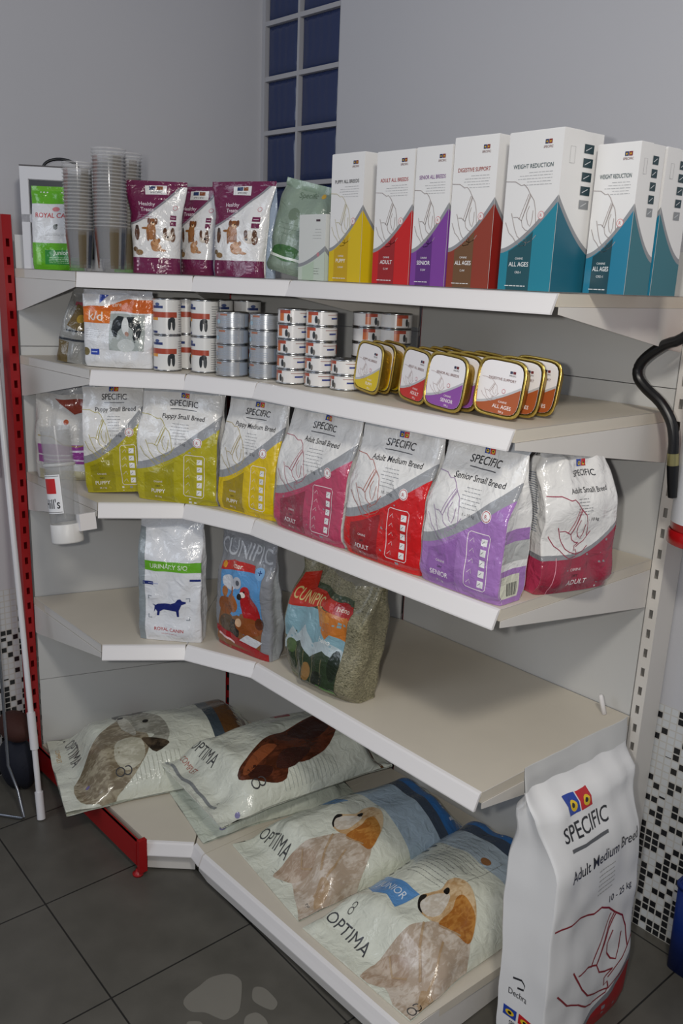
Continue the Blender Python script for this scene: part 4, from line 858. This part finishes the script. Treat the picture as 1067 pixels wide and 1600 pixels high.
# ------------------------------------------------------------------ top shelf
z5 = 1.6272
def carton(label, L, R, T, H, col, dark, title, foot, extra='', lo=.24, hi=.56, tcol=None, white='e4e3e2', plain=False, icons=True, rz_add=0, sidecol=None, dogc='9a8f8c'):
    loc, a, W = on_edge(L, R, T, z5)
    o = None; b = MB(); x0, x1 = -W/2, W/2; wt = card(white)
    Fr = Surf(lins(x0, x1, 2), lins(0, H, 2), lambda x, z: (x, -T/2, z)); Ri = Surf(lins(-T/2, T/2, 2), lins(0, H, 2), lambda x, z: (x1, x, z))
    b.surf(Fr, wt); b.surf(Ri, wt)
    for S_ in (Surf(lins(x0, x1, 1), lins(0, H, 1), lambda x, z: (-x, T/2, z)), Surf(lins(-T/2, T/2, 1), lins(0, H, 1), lambda x, z: (x0, -x, z))): b.surf(S_, wt)
    b.face([(x0, -T/2, H), (x1, -T/2, H), (x1, T/2, H), (x0, T/2, H)], wt); b.face([(x0, T/2, 0), (x1, T/2, 0), (x1, -T/2, 0), (x0, -T/2, 0)], wt)
    for i in range(len(b.sm)): b.sm[i] = False
    # closing flap line on the top
    gy = card('8e9094')
    swoosh_fill(b, Fr, W, 0, lo*H + .008, hi*H + .012, gy, layer=1); swoosh_fill(b, Fr, W, 0, lo*H, hi*H, card(col), layer=2); swoosh_fill(b, Fr, W, .0, lo*H - .002, hi*H - .003, card(dark), x0=-W*.34, x1=W*.10, layer=3)
    sc_ = card(sidecol or col)
    swoosh_fill(b, Ri, T, 0, lo*H + .006, hi*H + .012, gy, layer=1, flip=True); swoosh_fill(b, Ri, T, 0, lo*H - .004, hi*H, sc_, layer=2, flip=True)
    tc_ = card(tcol or '3a3d42')
    if plain:
        b.rect(Fr, W*.15, W*.3, H*.90, H*.93, card('44303a'), 4); b.small(Fr, W*.0, W*.35, H*.8, H*.62, 4, card('a9aba9'), 'R', .0009); b.small(Fr, -W*.1, W*.3, H*.2, H*.08, 3, card('a9c0a9'), 'R', .0009); b.disc(Fr, W*.25, H*.40, .005, card('c08088'), 3)
    else:
        for k, c in ((-1, '1c2a5a'), (1, '7a1e24')): b.rect(Fr, W*.24 + k*.0042 - .0038, W*.24 + k*.0042 + .0038, H*.915, H*.915 + .0075, card(c), 3); b.disc(Fr, W*.24 + k*.0042, H*.915 + .0035, .0018, card('c8a020'), 4)
        b.text(Fr, 'SPECIFIC', W*.24, H*.89, .0042, card('77504e')); b.text(Fr, title, W*.36, H*.775, .0078, tc_, align='R', wmax=W*.74)
        b.small(Fr, -W*.3, W*.36, H*.755, H*.66, 5, card('a6a7a8'), 'R', .0009)
        dog_line(b, Fr, -W*.5, H*(lo + .04), W*.68, H*.42, card(dogc), .0012)
        b.disc(Fr, W*.22, H*(hi - .08), .0075, card('d08a8a'), 3); b.disc(Fr, W*.22, H*(hi - .08), .0062, card(white), 4); b.text(Fr, 'R', W*.22, H*(hi - .08) - .003, .006, card('c85050'), layer=5)
        b.text(Fr, 'CANINE', -W*.12, H*.20, .0038, card('e6e6e6'), layer=5); b.text(Fr, foot, -W*.12, H*.155, .0085, card('f2f2f2'), layer=5, wmax=W*.38); b.text(Fr, extra or 'C-1 M', -W*.12, H*.11, .0042, card('e6e6e6'), layer=5)
        b.small(Fr, -W*.36, W*.25, H*.032, H*.018, 1, card('e0e0e0'), 'L', .0016, layer=5)
        if icons:
            for i in range(5): b.rect(Ri, T*.02, T*.26, H*.87 - i*H*.085, H*.925 - i*H*.085, card('1f3a42' if i < 4 else '8a8d90'), 4); b.line(Ri, [(T*.06, H*.885 - i*H*.085), (T*.20, H*.91 - i*H*.085)], .0014, card('c9cccf'), 5)
            b.line(Ri, [(-T*.32, H*.80), (-T*.2, H*.80), (-T*.2, H*.90), (-T*.32, H*.90)], .0008, card('a6a7a8'), 3, True)
    o = b.build('food_carton'); o.location = loc; o.rotation_euler = (0, 0, a + rz_add); tag(o, label, 'food carton', 'food cartons on the top shelf')
    f = MB(); f.box(-W/2 + .001, W/2 - .001, -T/2 + .001, .001, H, H + .0011, wt); f.build('top_flap', o); return o
Y5 = -.452
carton('small plain pale green and white carton beside the sage green bag', (.014, Y5 - .005), (.112, Y5 - .005), .06, .150, 'c3cec0', 'b4c6b0', '', '', lo=.2, hi=.45, plain=True, white='d4d6d2')
carton('white carton with a yellow swoosh, first of the tall cartons on the top shelf', (.122, Y5), (.232, Y5), .11, .279, 'd6b60f', 'c29c0a', 'PUPPY ALL BREEDS', 'PUPPY', 'C-PUW', tcol='44464a', dogc='b8b08c', icons=False)
carton('white carton with a bright red swoosh, between yellow and purple cartons', (.272, Y5), (.386, Y5), .11, .274, 'c21818', '961a1e', 'ADULT ALL BREEDS', 'ADULT', 'C-1W', tcol='a8383a', icons=False)
carton('white carton with a purple swoosh, between red and brown cartons', (.391, Y5), (.490, Y5), .11, .275, '7a3c96', '5c2a78', 'SENIOR ALL BREEDS', 'SENIOR', 'C-SW', tcol='7a4a8a', icons=False)
carton('white carton with a brown and rust swoosh, beside the large teal carton', (.494, Y5 + .002), (.606, Y5 + .002), .12, .286, '8a3420', '6b4a2c', 'DIGESTIVE SUPPORT', 'ALL AGES', 'C-IW', tcol='9a3c34', icons=False, sidecol='8a1c14')
carton('tallest white carton with a teal swoosh, leftmost of the three teal cartons', (.628, Y5 + .006), (.756, Y5 - .006), .115, .284, '1c7f94', '1b4e58', 'WEIGHT REDUCTION', 'ALL AGES', 'CRD-1', tcol='2c4a50', sidecol='175f74', rz_add=math.radians(2))
CR = math.radians(-2)
carton('white teal-swoosh carton standing behind, in the middle of the three teal cartons', (.775, -.372), (.866, -.376), .075, .262, '1c7896', '14414c', 'WEIGHT REDUCTION', 'ALL AGES', 'CRD-1', tcol='2c4a50', sidecol='33707c')
carton('white teal-swoosh carton at the far right edge of the top shelf', (.775, -.285), (.868, -.289), .085, .262, '1c7896', '14414c', 'WEIGHT REDUCTION', 'ALL AGES', 'CRD-1', tcol='2c4a50', sidecol='33707c')

# maroon treat pouches
def treat(label, L, R, H, seed, full=True):
    loc, a, W = on_edge(L, R, .05, z5)
    B = bag('treat_pouch', label, 'treat pouch', W + .012, H, .06, 'e2e1e0', loc, a, te=.12, seed=seed, amp=.0035, seal=.012, sealc='6d1f47', nexp=2.2, group='treat pouches on the top shelf', lean=.015, tab=[(0, .9), (.06, 1), (.5, .8), (.92, .18), (1, .04)], wtab=[(0, .90), (.2, .88), (.6, .95), (1, 1.16)])
    S, mb, W = B.front, B.mb, B.W; M_ = film('6d1f47')
    mb.rect(S, -W/2, W/2, 0, .040, M_, 2)
    pts = [(-W/2, H), (-W/2, .122)] + [(-W/2 + W*i/12, .122 + (H - .122) * (i/12) ** 1.45) for i in range(1, 13)]
    mb.poly(S, pts, M_, 2); mb.line(S, pts[1:], .005, film('8c8a90'), 3)
    mb.rect(S, -.024, .024, H - .034, H - .012, film('e4e4e2'), 4)
    for k, c in ((-1, '1b2f5e'), (1, '8a4a20')): mb.rect(S, k*.008 - .007, k*.008 + .007, H - .023, H - .014, film(c), 5)
    mb.text(S, 'SPECIFIC', 0, H - .031, .005, BK, layer=5)
    mb.text(S, 'Healthy', -.022, H - .062, .0095, film('e8dce2'), layer=4); mb.text(S, 'Treats', -.022, H - .076, .0095, film('e8dce2'), layer=4); mb.small(S, -.045, .0, H - .083, H - .097, 3, film('a8708c'), layer=4)
    for (x, z, r, rz, c) in ((-.012, .105, .013, .022, 'a06a3c'), (-.008, .128, .011, .009, '8a5228'), (-.006, .122, .006, .005, 'c89a70'), (.034, .095, .016, .013, 'cfc4b6'), (.026, .100, .006, .009, '7a4a28'), (.045, .092, .007, .013, '6a4630'), (-.048, .100, .006, .018, '5c3a24'), (.002, .065, .014, .010, 'b8865a'), (-.008, .073, .006, .008, 'a87448'), (.012, .060, .010, .004, 'c8a888'), (-.045, .052, .010, .007, '8a6a40'), (-.055, .060, .006, .006, '6a5030')):
        mb.disc(S, x * W / .13, z, r * W / .13, film(c), 4, rz)
    for (x, z, r, rz, c) in ((-.017, .130, .004, .008, '6a3c1c'), (.001, .130, .004, .008, '6a3c1c'), (-.008, .125, .005, .004, 'd8b48c'), (-.020, .092, .004, .012, '8a5a34'), (-.003, .090, .004, .013, '8a5a34'), (-.027, .112, .010, .003, '94602f'), (.000, .078, .009, .008, 'c49468'), (.009, .082, .004, .006, 'a06c40'), (.020, .058, .008, .003, 'b07c50'), (.024, .106, .005, .009, '5c3a22'), (.044, .106, .005, .010, '5c3a22'), (.033, .104, .005, .010, 'eee8e0'), (-.048, .114, .004, .006, '3c2618')):
        mb.disc(S, x * W / .13, z, r * W / .13, film(c), 5, rz)
    mb.disc(S, .032, .092, .004, film('2a1c14'), 6, .003); mb.disc(S, -.007, .127, .002, film('1c120c'), 6)
    mb.rect(S, W*.28, W*.40, .135, .146, M_, 4); mb.rect(S, W*.28, W*.40, .120, .131, M_, 4); mb.line(S, [(W*.30, .14), (W*.38, .14)], .0015, film('d8c0cc'), 5); mb.disc(S, W*.36, .165, .006, film('c98a92'), 4); mb.disc(S, W*.36, .165, .0045, film('e2e1e0'), 5)
    for i in range(3): mb.rect(S, W*.22, W*.32, .010 + i*.008, .0115 + i*.008, film('b8849c'), 4); mb.disc(S, -W*.38, .010 + i*.010, .003, film('c8a0b4'), 4)
    B.fin(); return B
treat('maroon and white treat pouch beside the cup stacks, leftmost maroon one', (-.378, -.697), (-.303, -.597), .230, 71)
treat('maroon and white dog treat pouch half hidden between the two front maroon pouches', (-.372, -.560), (-.292, -.510), .226, 72)
treat('maroon and white dog treat pouch in front, rightmost of the maroon ones', (-.234, -.548), (-.098, -.488), .233, 73)
B = bag('treat_pouch', 'bright blue pouch showing as a sliver behind the rightmost maroon pouch', 'treat pouch', .10, .17, .04, '2a66b4', (-.268, -.44, z5), math.radians(25), te=.2, seed=74, amp=.003, seal=.01, sealc='2a66b4'); B.fin()
B = bag('treat_pouch', 'pale blue silver pouch peeking out behind the rightmost maroon pouch', 'treat pouch', .10, .222, .035, 'a9b9cf', (-.170, -.445, z5), math.radians(28), te=.2, seed=75, amp=.004, seal=.012, sealc='9db0c8'); B.fin()
# sage green bag
B = bag('pet_food_bag', 'sage green foil bag leaning right behind the small pale carton', 'pet food bag', .145, .226, .055, '889889', (-.080, -.405, z5), math.radians(20), te=.3, seed=77, amp=.006, seal=.02, sealc='8fa391', nexp=2.3, lean=.01)
S, mb = B.front, B.mb; mb.disc(S, -.01, .05, .05, film('3f6b38'), 2, .020); mb.rect(S, -.075, .075, .036, .042, film('e0e6dc'), 3); mb.text(S, 'Specific', .005, .19, .014, film('5f7260'), rot=.1, bold=False); mb.disc(S, -.015, .145, .016, film('6f7f6c'), 2); mb.small(S, -.05, .04, .125, .09, 3, film('6f8070')); mb.disc(S, .05, .20, .006, film('c8a040'), 2); mb.disc(S, .035, .055, .010, film('8aa080'), 2); B.root.rotation_euler[1] = math.radians(12); B.root.location.z += .013; B.fin()

# white case with a handle
root = empty('carry_case', 'white framed case with dark windows and black handle, behind green bag', 'case', (-.728, -.716, z5), math.radians(58))
b = MB(); cw, chh, ct = .215, .272, .06; wc = mat('d6d6da', .35)
b.box(-cw/2, cw/2, -ct/2 + .006, ct/2, 0, chh, wc)
for (x0, x1, z0, z1) in ((-cw/2, cw/2, 0, .03), (-cw/2, cw/2, .125, .145), (-cw/2, cw/2, chh - .034, chh), (-cw/2, -cw/2 + .022, .03, chh - .034), (cw/2 - .022, cw/2, .03, chh - .034)): b.box(x0, x1, -ct/2, -ct/2 + .0065, z0, z1, wc)
b.build('shell', root)
b = MB(); 
for z0, z1 in ((.032, .123), (.147, chh - .036)): b.box(-cw/2 + .024, cw/2 - .024, -ct/2 + .002, -ct/2 + .0055, z0, z1, mat('3c3f45', .3))
b.build('window_panel', root)
b = MB(); b.tube([(.0 + .048*math.cos(PI*i/14), 0, chh - .002 + .026*math.sin(PI*i/14)) for i in range(15)], .004, mat('15161a', .4)); b.build('handle', root)
b = MB(); b.box(-cw/2, cw/2, -ct/2 - .001, ct/2 + .001, chh - .0015, chh + .002, mat('4a4648', .5)); b.build('edge_trim', root)
# white and green kibble bag
def green_bag(label, x, y, a, seed, H=.217, W=.125):
    B = bag('pet_food_bag', label, 'pet food bag', W, H, .055, 'e0e1e3', (x, y, z5), math.radians(a), te=.4, seed=seed, amp=.003, seal=.012, sealc='6fb52c')
    S, mb = B.front, B.mb; gr = film('62b01f'); mb.rect(S, -W/2, W/2, H - .045, H, gr, 1); mb.rect(S, -W/2, W/2, 0, .070, gr, 1); mb.rect(S, -W*.22, W/2, .014, .052, film('2f8a34'), 2); mb.rect(S, -W*.4, -W*.30, .012, .058, film('8ccf5a'), 2)
    mb.text(S, 'ROYAL CANIN', 0, .136, .0125, film('c4262e'), wmax=W*.88); mb.disc(S, 0, .158, .010, film('d8868a'), 2, .006); mb.text(S, 'Junior', .012, .040, .012, film('e6f2dc'), layer=3); mb.small(S, -.02, .05, .034, .016, 4, film('b8dca8'), layer=3)
    mb.disc(S, 0, .112, .006, film('6a6c66'), 2, .007); mb.disc(S, .004, .117, .003, film('4a4c46'), 3); mb.small(S, -.035, .035, .095, .088, 2, film('a9abad'), 'C'); B.fin()
green_bag('green and white kibble bag beside the first cup stack, in front of the white case', -.660, -.762, 47, 81, W=.14)
green_bag('green and white kibble bag almost hidden behind the cup stacks', -.520, -.600, 45, 82)
# nested clear measuring cups
cupm, nt, bs = nodes_mat('clear_plastic'); bs.inputs['Base Color'].default_value = (.55, .55, .56, 1); bs.inputs['Roughness'].default_value = .08; bs.inputs['IOR'].default_value = 1.35; bs.inputs['Alpha'].default_value = .13
cupr, nt, bs = nodes_mat('cup_rim_plastic'); bs.inputs['Base Color'].default_value = (.72, .71, .70, 1); bs.inputs['Roughness'].default_value = .12; bs.inputs['Alpha'].default_value = .34
cupp = mat('9a5a48', .4, alpha=.5); cupp2 = mat('6a5a38', .4, alpha=.5); cupp3 = mat('3a4658', .4, alpha=.45)
def cup(rt, rb, h):
    root = empty('measuring_cup', '', 'measuring cup')
    b = MB(); S = Surf(lins(-PI, PI, 24), lins(0, h, 3), lambda x, z: ((rb + (rt-rb)*z/h)*math.sin(x), -(rb + (rt-rb)*z/h)*math.cos(x), z))
    b.surf(S, cupm); b.lathe([(0, .001), (rb, .0005)], cupm, 24)
    b.rect(S, -1.5, -.7, h*.08, h*.85, cupp, 1); b.rect(S, .3, .9, h*.08, h*.85, cupp2, 1); b.rect(S, 1.1, 1.5, h*.08, h*.85, cupp3, 1)
    b.build('cup_wall', root)
    b = MB(); b.lathe([(rt, h - .004), (rt + .0022, h - .003), (rt + .0022, h), (rt, h)], cupr, 24); b.build('rim', root); return root
G = 'nested measuring cups'
p1 = cup(.0365, .027, .105)
for k in range(20):
    l = 'clear measuring cup in the shorter nested stack beside the green kibble bag'; loc = (-.456, -.800 + .0, z5 + k*.0083)
    if k == 0: p1.location = loc; p1.rotation_euler = (0, 0, .7); p1['label'] = l; p1['group'] = G
    else: copy_tree(p1, loc, .7 + .02*k, l, G)
p2 = cup(.042, .033, .115)
for (x, y, n, l) in ((-.407, -.738, 23, 'clear measuring cup in the taller nested stack in front'), (-.455, -.667, 23, 'clear measuring cup in the nested stack half hidden behind')):
    for k in range(n):
        loc = (x, y, z5 + k*.0083)
        if k == 0 and 'front' in l: p2.location = loc; p2.rotation_euler = (0, 0, .7); p2['label'] = l; p2['group'] = G + ' in front'
        else: copy_tree(p2, loc, .7 + .015*k, l, G + (' in front' if 'front' in l else ' behind'))

# ------------------------------------------------------------------ hanging clear tube with the logo
tilt = Vector((-.397, -.892, .925)) - Vector((-.450, -.892, 1.232)); Lt = tilt.length
root = empty('cup_dispenser', 'clear plastic tube with a white cap hanging at the left end of third shelf', 'dispenser tube', (-.397, -.896, .925), 0, None, rot=(0, math.atan2(-tilt.x, -tilt.z) , 0))
r = .039; gr = mat('b4b6b8', .12, alpha=.24)
b = MB(); S = Surf(lins(-PI, PI, 40), lins(.05, Lt, 8), lambda x, z: (r*math.sin(x), -r*math.cos(x), z)); b.surf(S, gr); b.lathe([(r*.96, Lt), (0, Lt)], gr, 30)
tb = b.build('tube', root)
b = MB(); S = Surf(lins(-PI, PI, 40), lins(.05, Lt, 8), lambda x, z: ((r+.0006)*math.sin(x), -(r+.0006)*math.cos(x), z))
ca = .35
b.rect(S, ca - .85, ca + .75, .082, .185, card('e8e8e8'), 1); b.line(S, [(ca - .78, .086), (ca + .68, .086), (ca + .68, .181), (ca - .78, .181)], .0012, card('333333'), 2, True); b.rect(S, ca - .55, ca + .42, .135, .175, card('c01c1c'), 2)
b.text(S, "Hill's", ca - .05, .096, .026, card('1c1c1c'), sx=19, wmax=1.3, layer=3); b.build('logo_label', tb)
b = MB(); b.lathe([(0, 0), (r + .002, 0), (r + .003, .004), (r + .002, .05), (r + .0005, .052), (r, .050)], mat('dcdad6', .4), 36); b.build('white_cap', root)
b = MB(); b.lathe([(r + .001, .205), (r + .0035, .207), (r + .0035, .212), (r + .001, .214)], mat('d0d0ce', .2, alpha=.7), 36); b.lathe([(r*.6, .06), (r*.93, .2), (r*.95, .30)], mat('c2c2c0', .2, alpha=.35), 30); b.build('inner_sleeve', root)
b = MB(); b.box(.030, .052, .016, .062, .030, .075, STR); b.build('hanger_clip', root)

# ------------------------------------------------------------------ things at the left edge
root = empty('white_pole', 'thin white pole leaning on the wall in front of the red post', 'pole', (-.567, -.946, 0))
P0, P1 = Vector((0, 0, .002)), Vector((-.287, .060, 1.40))
at = lambda t: P0 + (P1 - P0) * t
wp = mat('e2e0e2', .3)
b = MB(); b.tube([at(0.005), at(.5), at(.97)], .0085, wp, 16); b.build('tube', root)
b = MB(); b.tube([at(0), at(.06)], .0125, wp, 16); b.build('foot_sleeve', root)
b = MB(); b.tube([at(.155), at(.235)], .0125, wp, 16); b.build('collar', root)
b = MB(); b.tube([at(.97), at(.985), at(1)], [.011, .012, .007], metal, 16); b.build('end_cap', root)
root = empty('display_stand', 'thin chrome wire stand with a dark panel at the left picture edge', 'display stand', (-.62, -1.01, 0))
ch = mat('8b8f96', .25, .8)
b = MB(); o0 = Vector((.62, 1.01, 0))
b.tube([Vector(q) + o0 for q in ((-.668, -1.045, .006), (-.60, -.995, .006), (-.592, -.990, .012), (-.64, -.985, .08), (-.683, -.994, .15), (-.69, -.994, .5), (-.705, -.990, 1.0), (-.715, -.985, 1.5))], .0045, ch)
b.tube([Vector(q) + o0 for q in ((-.668, -1.045, .006), (-.74, -1.06, .006), (-.70, -1.03, .13))], .0045, ch); b.build('frame', root)
b = MB(); b.box(-.14, -.048, .035, .043, 1.06, 1.40, mat('4d5058', .5)); b.build('dark_panel', root)
b = MB(); 
P = [[(.088*math.cos(u)*math.cos(v), .055*math.sin(u)*math.cos(v), .09 + .09*math.sin(v)*(1 + .1*math.sin(3*u))) for v in lins(-PI/2, PI/2, 12)] for u in lins(0, 2*PI, 24)]
b.grid(P, mat('0c1020', .8, bump=.5, bscale=20)); root = empty('pet_cushion', 'dark navy cushion topped by a rust brown one in the shadow at left', 'cushion', (-.785, -.925, .002)); b.build('navy_cushion', root)
b = MB(); P = [[(.078*math.cos(u)*math.cos(v), .050*math.sin(u)*math.cos(v), .215 + .045*math.sin(v)) for v in lins(-PI/2, PI/2, 10)] for u in lins(0, 2*PI, 24)]; b.grid(P, mat('3c1a12', .8, bump=.5, bscale=20)); b.build('rust_cushion', root)

# ------------------------------------------------------------------ fire extinguisher and hose, blue bin
root = empty('fire_extinguisher', 'red fire extinguisher with black hose hanging on the right wall', 'fire extinguisher', (.918, -.02, 1.10))
rd = mat('b3141a', .22, 0, .4); r = .072
b = MB(); b.lathe([(0, .004), (r - .006, 0), (r, .006), (r, .43), (r*.92, .47), (r*.6, .51), (.022, .53), (.022, .55), (0, .55)], rd, 40); b.build('cylinder', root)
b = MB(); b.lathe([(r + .001, .0), (r + .004, .002), (r + .004, .028), (r + .001, .032)], rd, 40); b.build('foot_ring', root)
b = MB(); S = Surf(lins(-1.1, 1.2, 14), lins(.05, .36, 2), lambda x, z: ((r + .0008)*math.sin(x), -(r + .0008)*math.cos(x), z)); b.surf(S, card('dfe0e4')); b.build('paper_label', root)
b = MB(); b.lathe([(0, .55), (.016, .55), (.016, .58), (0, .585)], metald, 16); b.box(-.012, .012, -.07, .02, .575, .59, mat('18181a', .4)); b.build('valve', root)
b = MB(); off = Vector((-.918, .02, -1.10))
hp = [(.915, -.06, 1.665), (.90, -.085, 1.60), (.842, -.09, 1.544), (.805, -.09, 1.528), (.768, -.09, 1.501), (.750, -.09, 1.477), (.752, -.09, 1.452), (.775, -.09, 1.430), (.812, -.09, 1.405), (.841, -.09, 1.370), (.853, -.09, 1.335), (.857, -.09, 1.30)]
sm2 = []
for i in range(len(hp) - 1):
    p0, p1, p2, p3 = [Vector(hp[max(0, min(len(hp)-1, j))]) for j in (i-1, i, i+1, i+2)]
    for t in (0, .33, .66): sm2.append(.5*((2*p1) + (-p0+p2)*t + (2*p0-5*p1+4*p2-p3)*t*t + (-p0+3*p1-3*p2+p3)*t**3) + off)
sm2.append(Vector(hp[-1]) + off)
bk_ = mat('121214', .35)
b.tube(sm2, .0115, bk_, 14); hs = b.build('hose', root)
b = MB(); b.tube([Vector((.857, -.09, 1.302)) + off, Vector((.859, -.088, 1.276)) + off], .0125, mat('a8a070', .3, .7), 14); b.build('hose_ferrule', hs)
b = MB(); b.tube([Vector((.859, -.088, 1.276)) + off, Vector((.862, -.085, 1.24)) + off, Vector((.866, -.083, 1.205)) + off], [.013, .0115, .0095], bk_, 14); b.build('nozzle', hs)
root = empty('blue_bin', 'dark blue plastic bin on the floor at the right picture edge', 'bin', (1.108, .036, .001))
bl_ = mat('0f2a70', .4); b = MB()
def rr(a, c, z, n=32): return [(math.copysign(abs(math.cos(2*PI*i/n))**.35, math.cos(2*PI*i/n))*a, math.copysign(abs(math.sin(2*PI*i/n))**.35, math.sin(2*PI*i/n))*c, z) for i in range(n+1)]
rg = [rr(.001, .001, .003), rr(.130, .034, .0), rr(.133, .040, .24), rr(.130, .037, .24), rr(.126, .031, .006)]
b.grid([[rg[j][i] for j in range(5)] for i in range(33)], bl_); b.build('bin_body', root)
b = MB(); rg = [rr(.132, .039, .235), rr(.136, .043, .235), rr(.136, .043, .246), rr(.130, .037, .246)]; b.grid([[rg[j][i] for j in range(4)] for i in range(33)], bl_); b.build('rim', root)
